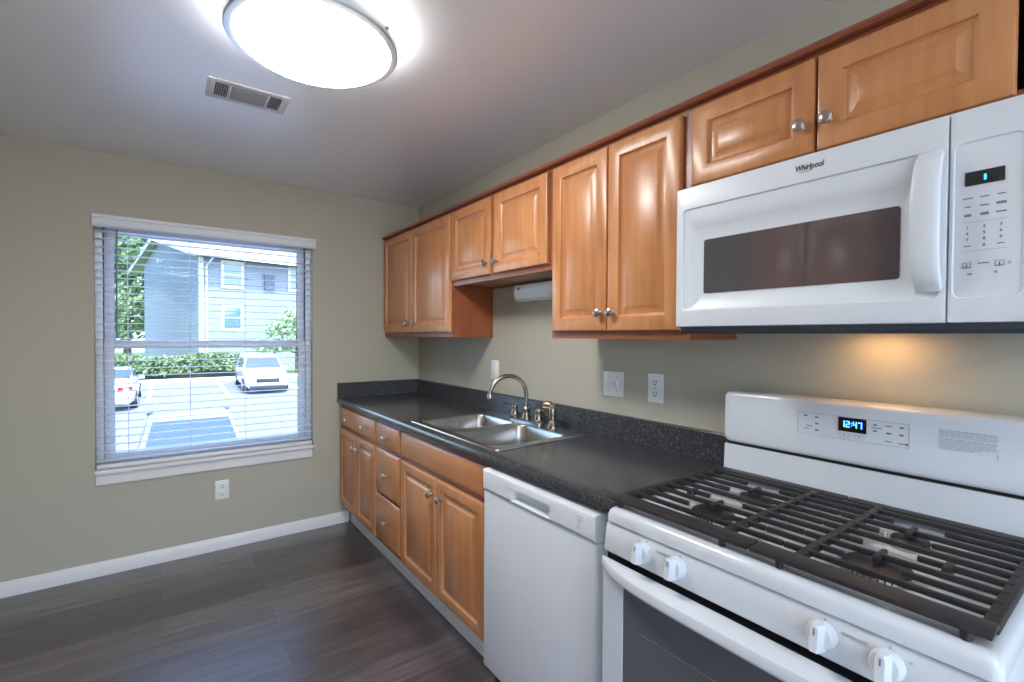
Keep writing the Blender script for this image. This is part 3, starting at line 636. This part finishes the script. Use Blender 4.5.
part(bgd, 'warning_sticker_text', mb, M['printfaint'])
# burners
BUR = [(2.852,-0.490,0.052),(2.858,-0.280,0.042),(3.206,-0.490,0.058),(3.206,-0.280,0.036)]
for bx, by, br in BUR:
    b = part(rg, 'burner', MB().lathe([(br*1.06,0.9005),(br*1.05,0.904),(br*0.93,0.905),(br*0.90,0.913),(br*0.95,0.915)], (bx,by,0), seg=40), M['alu'])
    mb = MB()
    for k in range(30):
        a = 2*math.pi*k/30; c, s = math.cos(a), math.sin(a); r0, r1 = br*0.88, br*0.925; q = 0.0016
        mb.loft([[(bx+r*c-q*s*sg, by+r*s+q*c*sg, z) for r, z, sg in ((r0,0.906,1),(r1,0.906,1),(r1,0.906,-1),(r0,0.906,-1))], [(bx+r*c-q*s*sg, by+r*s+q*c*sg, z) for r, z, sg in ((r0,0.9125,1),(r1,0.9125,1),(r1,0.9125,-1),(r0,0.9125,-1))]])
    part(b, 'flame_ports', mb, M['slot'])
    part(b, 'burner_cap', MB().lathe([(br*0.95,0.915),(br,0.917),(br,0.920),(br*0.95,0.9225),(br*0.4,0.9245),(0.001,0.925)], (bx,by,0), seg=40), M['cap'])
    part(b, 'igniter', MB().lathe([(0.004,0.9008),(0.004,0.916),(0.002,0.919)], (bx-br*1.15-0.006,by+0.012,0), seg=10), M['plate'])

# grates : two halves meeting in the middle with interlocking fingers
def grate(side, label):
    s = -1 if side == 'left' else 1
    xo = 0.380 if side == 'left' else 0.363
    X = lambda d: XM + s*d            # d measured from the middle of the range outwards
    zt, zb = 0.9405, 0.929
    g = thing('burner_grate', label, 'grate', (X(0.18), -0.40, 0.908), 'cast iron grates on the range')
    def bx(mb, d0, d1, y0, y1, z0=zb, z1=zt, bev=0.0025): 
        a, b = sorted((X(d0), X(d1))); return mb.box(a, b, y0, y1, z0, z1, bev)
    f = MB(); dm = 0.0015
    y_f0, y_f1, y_b0, y_b1 = -0.661, -0.609, -0.154, -0.120
    bx(f, dm, xo, y_f0, y_f1, zb+0.001, zt-0.001); bx(f, dm, xo, y_b0, y_b1, zb+0.004, zt-0.001)
    bx(f, xo-0.020, xo, y_f1-0.004, y_b0+0.004, zb-0.008, zt-0.002)
    bx(f, 0.068, 0.084, y_f1-0.004, y_b0+0.004, zb-0.006, zt-0.001)
    part(g, 'frame', f, M['iron'])
    ys = [-0.572+0.0495*i for i in range(9)]
    cxs = 0.182 if side == 'left' else 0.172
    fb = MB()
    for i, y in enumerate(ys):
        w_ = 0.0055
        inner = (0.003 if False else None)
        # reach past the cross bar to the seam
        seam = ((-0.031 if i % 2 == 0 else 0.029) if side == 'left' else (0.033 if i % 2 == 0 else -0.027))
        bx(fb, seam, 0.074, y-w_, y+w_)
        if i % 2 == 0: bx(fb, 0.074, xo-0.008, y-w_, y+w_)
        else:
            gap = 0.047
            bx(fb, 0.074, cxs-gap+0.002, y-w_, y+w_); bx(fb, cxs+gap, xo-0.008, y-w_, y+w_)
    part(g, 'bars', fb, M['iron'])
    for y in (ys[2], ys[6]): part(g, 'cross_finger', bx(MB(), cxs-0.005, cxs+0.005, y-0.030, y+0.030, zb+0.001, zt+0.0015), M['iron'])
    part(g, 'cross_finger', bx(MB(), xo-0.104, xo-0.090, ys[3]-0.020, ys[3]+0.020, zb-0.006, zt-0.0005), M['iron'])
    for d, y in ((xo-0.03,y_f0+0.008),(0.06,y_f0+0.008),(xo-0.03,y_b1-0.01),(0.06,y_b1-0.01)):
        part(g, 'foot', MB().lathe([(0.006,0.9160),(0.0075,0.9172),(0.0075,0.932)], (X(d),y,0), seg=12), M['cap'])
    return g
grate('left', 'left black cast iron grate on the range, beside the counter')
grate('right', 'right black cast iron grate on the range, away from counter')

# ------------------------------------------------------------------ microwave
mw = thing('microwave', 'white over-the-range microwave hung below the short wide wall cabinet', 'microwave', (3.055, -0.2, 1.395))
MX0, MX1, MXS, MY = 2.678, 3.436, 3.2855, -0.410
MZ0, MZ1 = 1.404, 1.806
part(mw, 'body', MB().box(MX0+0.002, MX1-0.002, -0.375, -0.003, 1.402, 1.818, 0.002), M['enamel_flat'])
un = part(mw, 'underside_vent', MB().prism([(-0.003,1.389),(-0.362,1.389),(-0.366,1.3835),(-0.384,1.3835),(-0.392,1.392),(-0.392,1.4025),(-0.003,1.4025)], 'x', MX0+0.006, MX1-0.006), mat('vent_underside_grey', srgb(74,84,94), 0.4, 0.4))
part(un, 'cooktop_lamp', MB().box(3.02, 3.14, -0.10, -0.06, 1.3868, 1.3895, 0.001), M['lampglow'], 'warm glowing lamp lens')
def rr3(x0,x1,z0,z1,r,y): return [(a,y,b) for a,b in rrect((x0+x1)/2,(z0+z1)/2,x1-x0,z1-z0,r,4)]
mb = MB()
mb.loft([rr3(MX0,MXS-0.001,MZ0,MZ1,0.004,-0.376), rr3(MX0,MXS-0.001,MZ0,MZ1,0.004,MY+0.004), rr3(MX0+0.001,MXS-0.002,MZ0+0.001,MZ1-0.001,0.005,MY+0.001), rr3(MX0+0.004,MXS-0.004,MZ0+0.004,MZ1-0.004,0.006,MY)], True, False)
A = (MX0+0.018,MXS-0.012,MZ0+0.046,MZ1-0.062)
mb.loft([rr3(MX0+0.004,MXS-0.004,MZ0+0.004,MZ1-0.004,0.006,MY), rr3(*A,0.012,MY)], False, False)
B = (2.722, 3.2395, 1.458, 1.694); Wn = (2.7595, 3.208, 1.4975, 1.650)
mb.loft([rr3(*A,0.012,MY), rr3(A[0]+0.003,A[1]-0.003,A[2]+0.003,A[3]-0.003,0.010,MY+0.005), rr3(A[0]+0.010,A[1]-0.004,A[2]+0.004,A[3]-0.022,0.009,MY+0.006),
         rr3(*B,0.009,MY+0.007), rr3(B[0]+0.004,B[1]-0.004,B[2]+0.004,B[3]-0.004,0.008,MY+0.010), rr3(*Wn,0.007,MY+0.015)], False, True)
md = part(mw, 'door', mb, M['enamel_flat'])
part(md, 'door_window', MB().loft([rr3(*Wn,0.007,MY+0.016), rr3(*Wn,0.007,MY+0.0135)]), M['mwglass'], 'dark tinted glass window')
hl = []
NZ = 20
for i in range(NZ+1):
    t = i/NZ; z = 1.466+(1.742-1.466)*t; bow = 0.034*(1-(2*t-1)**4)**0.8 if 0 < t < 1 else 0.0; y = MY-0.002-bow
    xa = 3.2365-0.004*math.sin(math.pi*t); xb = 3.2800
    hl.append([(xa+0.010,MY+0.004-bow*0.55,z),(xa,y+0.010,z),(xa+0.002,y+0.003,z),(xa+0.008,y,z),(xb-0.010,y-0.001,z),(xb-0.003,y+0.003,z),(xb,y+0.010,z),(xb-0.004,MY+0.004-bow*0.55,z)])
part(md, 'handle', MB().loft(hl), M['enamel_flat'])
text_obj(md, 'brand_lettering', 'Whirlpool', 0.0185, (3.037, MY-0.0002, 1.7765), M['printdark'], 0.80, 0.15, 0.0005)
L = []
ring = MB(); sw_pts = []
for j in range(0, 19):
    a = R(200+ j*11); sw_pts.append((3.031+0.017*math.cos(a), MY-0.0006, 1.7745+0.0085*math.sin(a)+0.002*math.cos(a)))
part(md, 'brand_swirl', MB().tube(sw_pts, [0.0003+0.0007*math.sin(math.pi*j/18) for j in range(19)], 6), mat('logo_silver', srgb(150,140,132), 0.4))
P0, P1 = MXS+0.001, MX1
mb = MB().loft([rr3(P0,P1,MZ0,MZ1,0.004,-0.376), rr3(P0,P1,MZ0,MZ1,0.004,MY+0.004), rr3(P0+0.001,P1-0.001,MZ0+0.001,MZ1-0.001,0.005,MY+0.001), rr3(P0+0.004,P1-0.004,MZ0+0.004,MZ1-0.004,0.006,MY)], True, False)
C_ = (P0+0.0008+0.004, P1-0.05, MZ0+0.046, MZ1-0.055)
C_ = (P0+0.006, 3.388, MZ0+0.046, MZ1-0.062)
mb.loft([rr3(P0+0.004,P1-0.004,MZ0+0.004,MZ1-0.004,0.006,MY), rr3(*C_,0.014,MY)], False, False)
mb.loft([rr3(*C_,0.014,MY), rr3(C_[0]+0.002,C_[1]-0.002,C_[2]+0.002,C_[3]-0.002,0.012,MY+0.003)], False, True)
pn = part(mw, 'control_panel', mb, M['enamel_flat'])
YP = MY+0.0028
md_ = part(pn, 'display', MB().box(3.3085,3.362,YP-0.001,YP+0.001,1.661,1.687), M['mwdisplay'], 'dark display window')
part(md_, 'display_digit', MB().box(3.3345,3.3378,YP-0.0016,YP-0.0008,1.6685,1.6785), M['ledlight'], 'small blue digit')
mb = MB()
for row, zz in enumerate((1.638,1.622,1.606)):
    for c, xx in enumerate((3.313,3.336,3.358)):
        ww, hh = ((0.014,0.012,0.010),(0.008,0.012,0.013),(0.010,0.011,0.014))[row][c], ((0.002,0.002,0.002),(0.002,0.0022,0.0045),(0.0045,0.005,0.0025))[row][c]
        part(pn, 'key_legend', MB().box(xx-ww/2,xx+ww/2,YP-0.0005,YP+0.001,zz-hh/2,zz+hh/2), M['print'])
rows = (('1','2','3'),('4','5','6'),('7','8','9'),(None,'0',None))
for row, zz in enumerate((1.583,1.5715,1.560,1.548)):
    for c, xx in enumerate((3.313,3.336,3.358)):
        ch = rows[row][c]
        if ch: text_obj(pn, 'key_digit', ch, 0.0075, (xx,YP-0.0002,zz), M['printdark'])
parts_each(pn, 'key_legend', [(xx-0.0045,xx+0.0045,YP-0.0005,YP+0.001,1.547,1.549) for xx in (3.313,3.358)] + [(3.328,3.343,YP-0.0005,YP+0.001,1.5135,1.5155), (3.314,3.321,YP-0.0005,YP+0.001,1.494,1.4965)], M['print'])
parts_each(pn, 'divider_line', [(3.306,3.366,YP-0.0004,YP+0.001,1.5925,1.5932), (3.306,3.366,YP-0.0004,YP+0.001,1.5385,1.5392)], M['printfaint'])
for xx in (3.313,3.357):
    mb = MB()
    for (q0,q1,r0,r1) in ((-0.006,0.006,0.0045,0.0053),(-0.006,0.006,-0.0053,-0.0035),(-0.006,-0.0052,-0.005,0.005),(0.0052,0.006,-0.005,0.005),(-0.001,0.001,-0.004,0.002)):
        mb.box(xx+q0,xx+q1,YP-0.0005,YP+0.001,1.512+r0,1.512+r1)
    part(pn, 'button_symbol', mb, M['print'])
part(pn, 'button_symbol', MB().prism([(3.349,1.496),(3.354,1.499),(3.354,1.4935)], 'y', YP-0.0005, YP+0.001), M['print'])
part(pn, 'button_symbol', MB().prism([(3.370,1.5165),(3.373,1.5095),(3.367,1.5095)], 'y', YP-0.0005, YP+0.001), M['printfaint'])

# ------------------------------------------------------------------ pantry on the opposite side (mirrored in the microwave door)
pc = thing('pantry_cabinet', 'tall maple pantry cabinet across the kitchen, mirrored in the microwave window', 'cabinet', (2.21, YL+0.005, 0))
qx0, qx1, qy = 1.85, 2.575, -2.42
part(pc, 'carcass', MB().box(qx0,qx1,YL+0.005,qy,0.10,2.12).box(qx0+0.01,qx1-0.01,YL+0.005,qy-0.07,0,0.10), M['wood_side'])
def pdoor(a, b, c, d):
    mb = raised_door(a, b, c, d, 0.0, -0.021); mb.v = [(v[0], qy-v[1], v[2]) for v in mb.v]; return mb
for a, b, kx in ((qx0+0.015,2.187,2.155),(2.197,qx1-0.015,2.229)):
    for c, d in ((0.12,1.22),(1.26,2.10)):
        dd = part(pc, 'door', pdoor(a,b,c,d), M['wood'])
        kb = knob_mb(kx, 0, 1.14 if c < 1 else 1.34); kb.v = [(v[0], qy+0.021-v[1], v[2]) for v in kb.v]
        part(dd, 'knob', kb, M['nickel'])

# ------------------------------------------------------------------ outdoors
def gz(x): return -1.9 + (-3 - x)*0.0316 if x < -3 else -1.9
mb = MB(); pts = [(-0.2,-1.9),(-3,-1.9),(-27,gz(-27))]
for (xa,za),(xb,zb_) in zip(pts[:-1], pts[1:]): mb.add([(xa,-45,za),(xa,45,za),(xb,45,zb_),(xb,-45,zb_)], [(0,1,2,3)])
mb.add([(-0.2,-45,-2.3),(-0.2,45,-2.3),(-27,45,-2.3),(-27,-45,-2.3)], [(0,3,2,1)])
struct('parking_lot', mb, M['asphalt'], None)
zcu = gz(-27)
struct('curb', MB().box(-27.35, -27.0, -45, 45, zcu-0.3, zcu+0.15, 0.03), M['concrete'])
struct('lawn', MB().box(-90, -27.35, -60, 60, zcu-0.3, zcu+0.12), M['grass'])
struct('exterior_foundation', MB().box(-0.16, 0.0, YL-0.15, 0.15, -1.9, 0.0).box(-0.16, XB+0.15, YL-0.15, YL, -1.9, -0.06).box(-0.16, XB+0.15, 0, 0.15, -1.9, -0.06).box(XB,XB+0.15,YL,0,-1.9,0), M['siding'])
for y, xa, xb in ((-2.3,-26.6,-20.5),(0.55,-26.6,-20.3),(3.6,-26.6,-20.3),(-5.0,-26.6,-20.5),(-2.75,-11.5,-4.5),(0.15,-11.5,-4.5)):
    mb = MB().add([(xa,y-0.07,gz(xa)+0.012),(xb,y-0.07,gz(xb)+0.012),(xb,y+0.07,gz(xb)+0.012),(xa,y+0.07,gz(xa)+0.012),
                   (xa,y-0.07,gz(xa)-0.02),(xb,y-0.07,gz(xb)-0.02),(xb,y+0.07,gz(xb)-0.02),(xa,y+0.07,gz(xa)-0.02)], [(0,1,2,3),(7,6,5,4),(0,4,5,1),(1,5,6,2),(2,6,7,3),(3,7,4,0)])
    struct('parking_line', mb, M['paint'])

struct('bounce_slab', MB().box(XB+0.15, XB+9, -12, 5, -0.12, -0.04).box(0.5, XB+0.15, -12, YL-0.15, -0.12, -0.04), M['concrete'])  # added pale slab, unseen, bounces sunlight up through the two extra openings

struct('hedge_shade_strip', MB().box(-31.5, -27.36, -13, 2.3, zcu+0.1, zcu+0.135), mat('hedge_shade_brown', srgb(70,62,54), 0.95))  # dark brown strip standing in for the shade at the hedge foot

# building
C0 = Vector((-33.536, 0.076, 0)); e1 = Vector((math.cos(R(102)), math.sin(R(102)), 0)); e2 = Vector((math.cos(R(192)), math.sin(R(192)), 0))
ob_ = e1.cross(Vector((0,0,1)))    # outward from the long face (towards the camera side)
def BP(s1, s2, z): p = C0+e1*s1+e2*s2; return (p.x, p.y, z)
GB = zcu+0.12
bd = thing('apartment_building', 'grey two-storey apartment building with white trim across the parking lot', 'building', (C0.x, C0.y, GB))
EV, RD, RW, S2 = 6.45, 8.95, 10.4, 16.2
L1 = 16.0
mb = MB().loft([[BP(0,0,GB),BP(0,S2,GB),BP(0,S2,EV+1.1),BP(0,RW,RD-0.1),BP(0,0,EV-0.0)], [BP(L1,0,GB),BP(L1,S2,GB),BP(L1,S2,EV+1.1),BP(L1,RW,RD-0.1),BP(L1,0,EV)]])
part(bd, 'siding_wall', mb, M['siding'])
def slab(p, q, r_, s_, th=0.18):
    v = [Vector(a) for a in (p,q,r_,s_)]; return MB().loft([[a for a in v], [a+Vector((0,0,th)) for a in v]])
ov = 0.55
part(bd, 'roof_slope', slab(BP(-ov,-1.0,EV+0.03-0.05),BP(L1+ov,-1.0,EV-0.02),BP(L1+ov,RW,RD),BP(-ov,RW,RD)), M['shingle'])
part(bd, 'roof_slope', slab(BP(-ov,RW,RD),BP(L1+ov,RW,RD),BP(L1+ov,S2+3.6,EV+0.5),BP(-ov,S2+3.6,EV+0.5)), M['shingle'])
def bar(p, q, w, h):
    p, q = Vector(p), Vector(q); d = (q-p).normalized(); u = Vector((0,0,1)).cross(d); u = u.normalized(); n_ = d.cross(u)
    return MB().loft([[a+u*i*w+n_*j*h for i, j in ((-.5,-.5),(.5,-.5),(.5,.5),(-.5,.5))] for a in (p,q)])
part(bd, 'rake_board', bar(BP(-ov-0.02,RW,RD-0.02),BP(-ov-0.02,S2+3.7,EV+0.48),0.06,0.34), M['whitetrim'])
part(bd, 'rake_board', bar(BP(-ov-0.02,RW,RD-0.02),BP(-ov-0.02,-1.05,EV),0.06,0.3), M['whitetrim'])
part(bd, 'gutter', bar(BP(-ov,-1.05,EV+0.02),BP(L1+ov,-1.05,EV+0.02),0.16,0.22), M['whitetrim'])
part(bd, 'corner_board', MB().loft([[BP(-0.03,-0.03,z),BP(0.2,-0.03,z),BP(0.2,0.02,z),BP(0.02,0.02,z),BP(0.02,0.22,z),BP(-0.03,0.22,z)] for z in (GB,EV)]), M['whitetrim'])
part(bd, 'downspout', MB().tube([BP(0.5,-0.95,EV-0.1),BP(0.42,-0.5,EV-0.35),BP(0.36,-0.08,EV-0.6),BP(0.36,-0.08,GB+0.1)], 0.06, 8), M['whitetrim'])
def bwin(s0, s1, z0, z1, rail=True):
    t = 0.17
    def bb(a,b,c,d,y0,y1): return MB().loft([[BP(a,-y1,z),BP(b,-y1,z),BP(b,-y0,z),BP(a,-y0,z)] for z in (c,d)])
    f = MB()
    for a,b,c,d in ((s0-t,s0,z0-t,z1+t),(s1,s1+t,z0-t,z1+t),(s0,s1,z0-t,z0),(s0,s1,z1,z1+t)):
        q = bb(a,b,c,d,0,0.06); f.add(q.v,q.f)
    q = bb(s0,s1,(z0+z1)/2-0.04,(z0+z1)/2+0.04,0,0.05); f.add(q.v,q.f)
    w_ = part(bd, 'window', f, M['whitetrim'])
    part(w_, 'pane', bb(s0,s1,z0,z1,0,0.03), M['extglass'])
bwin(1.38, 2.45, 4.68, 6.2); bwin(1.38, 2.42, 1.78, 3.2); bwin(5.8, 6.9, 4.75, 6.2); bwin(5.8, 6.9, 1.78, 3.2)
part(bd, 'louver_box', MB().loft([[BP(3.95,-0.14,z),BP(4.62,-0.14,z),BP(4.62,0,z),BP(3.95,0,z)] for z in (4.6,5.65)]), M['ac'], 'grey box vent between the upper windows')
part(bd, 'wall_lamp', MB().loft([[BP(-0.3,9.6,z),BP(-0.3,10.0,z),BP(0,10.0,z),BP(0,9.6,z)] for z in (7.0,7.25)]), M['whitetrim'])

# foliage made of many small leaves
def leaves(mb, cx, cy, cz, rx, ry, rz, n, size):
    for _ in range(n):
        while True:
            p = Vector((random.uniform(-1,1), random.uniform(-1,1), random.uniform(-1,1)))
            if 0.25 < p.length < 1: break
        c = Vector((cx+p.x*rx, cy+p.y*ry, cz+p.z*rz)); a = Vector((random.gauss(0,1),random.gauss(0,1),random.gauss(0,1))).normalized()
        u = a.orthogonal().normalized(); w = a.cross(u); s = size*random.uniform(0.6,1.3)
        mb.add([c-u*s, c-w*s*0.5+a*s*0.1, c+u*s, c+w*s*0.5+a*s*0.1], [(0,1,2,3)])
def tree(label, x, y, zg, h, blobs, m, trunk_r):
    t = thing('tree', label, 'tree', (x, y, zg), 'trees around the parking lot')
    mb = MB()
    for (dx,dy,dz,rx,ry,rz,n_,sz) in blobs: leaves(mb, x+dx, y+dy, zg+dz, rx, ry, rz, n_, sz)
    part(t, 'crown', mb, m, smooth=False)
    mb = MB().tube([(x,y,zg),(x+0.05,y,zg+h*0.3),(x,y+0.05,zg+h*0.75)], [trunk_r,trunk_r*0.8,trunk_r*0.3], 10)
    for (dx,dy,dz,*_) in blobs[:4]: mb.tube([(x,y,zg+h*0.3),(x+dx*0.6,y+dy*0.6,zg+dz*0.85),(x+dx,y+dy,zg+dz)], [trunk_r*0.5,trunk_r*0.3,trunk_r*0.1], 8)
    part(t, 'trunk', mb, M['bark'])
random.seed(11)
tree('large green tree standing left of the apartment building', -37.0, -7.2, GB, 9, [(0,0,6.5,2.6,2.6,2.6,2200,0.22),(0.5,1.6,4.4,2.2,2.0,1.8,1500,0.2),(0,-1.5,4.6,2.4,2.2,2.2,1300,0.22),(0.6,0.8,2.4,2.2,2.6,1.7,1600,0.2),(0,2.2,8.2,2,1.9,2.0,1200,0.22),(0.3,-0.2,9.8,2.2,2.2,1.6,1000,0.22)], M['leaf'], 0.28)
tree('taller green tree farther back beyond the gable', -59.0, -5.0, GB, 16, [(0,0,13,4.6,4.6,4.4,2400,0.36),(0,2.4,9,4,4,3.6,1900,0.36),(0,-3.6,10,4,4,3.6,1700,0.36),(0,0.5,5,4,4.4,3.2,1900,0.36)], M['leaf'], 0.35)
tree('small pale green tree in front of the building windows', -28.6, 4.9, GB, 4.2, [(0,0,2.3,1.2,1.9,0.95,1700,0.13),(0,0.5,3.3,1.0,1.5,0.8,1200,0.13),(0,-1.4,1.75,0.9,1.1,0.5,700,0.12),(0,1.2,4.1,0.9,1.0,0.7,700,0.13),(0,-0.6,2.9,0.8,1.1,0.5,500,0.12)], M['leafpale'], 0.09)
hd = thing('hedge', 'clipped green hedge along the curb in front of the building', 'hedge', (-28.6, -2.0, GB))
mb = MB(); random.seed(5)
for i in range(8500):
    y = random.uniform(-12.0, 1.9); fz_ = random.random()
    if random.random() < 0.6: x = -27.9 + random.gauss(0,0.06); z = GB+0.28+0.86*fz_**0.8
    else: x = random.uniform(-29.2,-27.9); z = GB+1.15+random.gauss(0,0.05)
    c = Vector((x + 0.10*math.sin(y*2.2), y, z+0.10*math.sin(y*1.3+1))); a = Vector((random.gauss(0.6,1),random.gauss(0,1),random.gauss(0.5,1))).normalized(); u = a.orthogonal().normalized(); w = a.cross(u); s = random.uniform(0.06,0.13)
    mb.add([c-u*s, c-w*s*0.6, c+u*s, c+w*s*0.6], [(0,1,2,3)])
part(hd, 'foliage', mb, M['hedge'], smooth=False)
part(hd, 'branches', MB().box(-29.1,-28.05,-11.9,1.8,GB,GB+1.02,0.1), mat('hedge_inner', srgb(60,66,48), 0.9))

# cars : lofted from cross sections; local +x is the nose
def car(name, label, x, y, heading, length, width, height, paint, kind, group='cars in the parking lot'):
    zg = gz(x); t = thing(name, label, 'car', (x, y, zg), group)
    sl = -0.0316 if True else 0
    ca, sa = math.cos(heading), math.sin(heading)
    def T(p):   # local -> world
        wx = x+p[0]*ca-p[1]*sa; wy = y+p[0]*sa+p[1]*ca; return (wx, wy, zg+p[2]+(gz(wx)-zg))
    def wr(mb): mb.v = [T(v) for v in mb.v]; return mb
    Lh, hw, H = length/2, width/2, height
    if kind == 'suv':  st = [(-1.0,.50,.62,.62,.80),(-.96,.30,.60,.93,.90),(-.84,.22,.60,.97,.97),(-.55,.2,.60,1.0,1.0),(0.0,.2,.58,1.0,1.0),(.20,.2,.57,.96,1.0),(.42,.2,.575,.66,.99),(.50,.2,.575,.60,.98),(.80,.2,.53,.555,.97),(.94,.22,.44,.50,.92),(1.0,.30,.38,.42,.80)]
    else:              st = [(-1.0,.34,.56,.60,.80),(-.96,.25,.60,.68,.90),(-.72,.2,.62,.71,.97),(-.62,.2,.62,.76,.98),(-.34,.2,.61,.97,1.0),(-.05,.2,.60,1.0,1.0),(.12,.2,.59,.97,1.0),(.40,.2,.585,.66,.99),(.48,.2,.58,.62,.98),(.80,.2,.52,.56,.96),(.94,.24,.43,.49,.90),(1.0,.32,.37,.41,.78)]
    loops = []
    for f, zb_, zs, zr, wf in st:
        w_ = hw*wf; cab = max(0.0, zr-zs); tw = w_*(1-0.55*min(cab,0.38)) - 0.02
        X_ = f*Lh
        loops.append([(X_,-w_*0.86,zb_*H*0.55+0.06),(X_,-w_*0.98,zb_*H*0.8+0.08),(X_,-w_,0.40*H),(X_,-w_*0.975,zs*H),(X_,-tw,max(zr-0.03,zs+0.003)*H),(X_,-tw*0.84,zr*H),
                      (X_,tw*0.84,zr*H),(X_,tw,max(zr-0.03,zs+0.003)*H),(X_,w_*0.975,zs*H),(X_,w_,0.40*H),(X_,w_*0.98,zb_*H*0.8+0.08),(X_,w_*0.86,zb_*H*0.55+0.06)])
    part(t, 'body', wr(MB().loft(loops)), paint)
    # glazing : thin panels just proud of the shell
    def at(f):
        for (a, b) in zip(st[:-1], st[1:]):
            if a[0] <= f <= b[0]:
                k = (f-a[0])/(b[0]-a[0]); zs, zr, wf = [a[i]+(b[i]-a[i])*k for i in (2,3,4)]
                w_ = hw*wf; tw = w_*(1-0.55*min(max(0,zr-zs),0.38))-0.02; return w_*0.975, tw, zs*H, max(zr-0.03,zs+0.003)*H, zr*H
    def screen(f0, f1, up):
        a, b = at(f0), at(f1); d = 0.012
        if up > 0: p = [(f0*Lh,-a[1]*0.90,a[4]),(f0*Lh,a[1]*0.90,a[4]),(f1*Lh,b[0]*0.86,b[4]),(f1*Lh,-b[0]*0.86,b[4])]
        v = [Vector(q) for q in p]; nrm = (v[1]-v[0]).cross(v[3]-v[0]).normalized(); 
        if nrm.z < 0: nrm = -nrm
        return MB().loft([[q-nrm*0.004 for q in v],[q+nrm*d for q in v]])
    if kind == 'suv': part(t, 'windshield', wr(screen(.215,.43,1)), M['carglass']); part(t, 'rear_window', wr(screen(-.99,-.90,1)), M['carglass']); sw_ = [(-.80,-.42),(-.38,-.02),(.02,.26)]
    else: part(t, 'windshield', wr(screen(.13,.41,1)), M['carglass']); part(t, 'rear_window', wr(screen(-.61,-.35,1)), M['carglass']); sw_ = [(-.42,-.06),(-.02,.24)]
    for s in (-1, 1):
        for a, b in sw_:
            A_, B_ = at(a), at(b)
            def pt(f, q, k): wl, tw, zl, zu, _ = q; return Vector((f*Lh, s*(wl+(tw-wl)*k+0.006), zl+(zu-zl)*k))
            v = [pt(a,A_,0.12),pt(b,B_,0.12),pt(b,B_,0.85),pt(a,A_,0.85)]; 
            part(t, 'side_window', wr(MB().loft([[q for q in v],[q+Vector((0,-s*0.02,0)) for q in v]])), M['carglass'])
        mx_ = 0.30 if kind == 'suv' else 0.30; q = at(mx_)
        part(t, 'side_mirror', wr(MB().box(mx_*Lh-0.05, mx_*Lh+0.08, s*(q[0]+0.10)-0.10, s*(q[0]+0.10)+0.10, q[2]+0.02, q[2]+0.17, 0.03)), paint)
        for wf in (-.60, .62):
            R_ = 0.34 if kind == 'suv' else 0.31
            wh = part(t, 'wheel', wr(MB().lathe([(R_*0.6,0),(R_*0.97,0.0),(R_,0.03),(R_,0.19),(R_*0.97,0.22),(R_*0.6,0.22)], (wf*Lh, s*(hw-0.20)-(0 if s>0 else 0), R_), (0,s,0), 28)), M['tyre'])
            part(wh, 'hub', wr(MB().lathe([(R_*0.62,0.205),(R_*0.60,0.226),(R_*0.2,0.23),(0.01,0.232)], (wf*Lh, s*(hw-0.20), R_), (0,s,0), 20)), M['alu'])
        zh = 0.45*H if kind == 'suv' else 0.42*H
        part(t, 'headlight', wr(MB().loft([[(0.965*Lh,s*hw*0.50,zh-0.04),(0.90*Lh,s*hw*0.90,zh-0.01),(0.90*Lh,s*hw*0.90,zh+0.11),(0.955*Lh,s*hw*0.50,zh+0.06)],[(1.0*Lh,s*hw*0.50,zh-0.04),(0.945*Lh,s*hw*0.90,zh-0.01),(0.93*Lh,s*hw*0.90,zh+0.10),(0.985*Lh,s*hw*0.50,zh+0.05)]])), M['headlight'])
        zt_ = 0.58*H
        part(t, 'taillight', wr(MB().loft([[(-0.95*Lh,s*hw*0.45,zt_-0.10),(-0.95*Lh,s*hw*0.90,zt_-0.10),(-0.95*Lh,s*hw*0.90,zt_+0.06),(-0.95*Lh,s*hw*0.45,zt_+0.06)],[(-1.01*Lh,s*hw*0.45,zt_-0.10),(-0.985*Lh,s*hw*0.90,zt_-0.10),(-0.985*Lh,s*hw*0.90,zt_+0.06),(-1.01*Lh,s*hw*0.45,zt_+0.06)]])), M['taillight'])
    part(t, 'grille', wr(MB().box(0.97*Lh, 1.006*Lh, -hw*0.52, hw*0.52, 0.32*H, 0.43*H, 0.01)), M['cargrille'])
    part(t, 'lower_bumper', wr(MB().box(0.93*Lh, 1.01*Lh, -hw*0.80, hw*0.80, 0.12*H, 0.24*H, 0.02)), M['cargrille'])
    part(t, 'license_plate', wr(MB().box(1.0*Lh, 1.012*Lh, -0.15, 0.15, 0.25*H, 0.31*H, 0.004)), M['whitetrim'])
    return t
car('parked_suv', 'white compact SUV facing the window across the parking lot', -22.9, 2.08, 0.0, 4.5, 1.86, 1.66, M['carwhite'], 'suv')
car('parked_sedan', 'white sedan seen from behind at the left edge of the window', -20.6, -3.5, math.pi, 4.7, 1.82, 1.44, M['carwhite'], 'sedan')
car('parked_car', 'pale silver car parked close to the window, seen over its windshield', -8.3, -1.25, 0.0, 4.7, 1.84, 1.46, M['carsilver'], 'sedan')
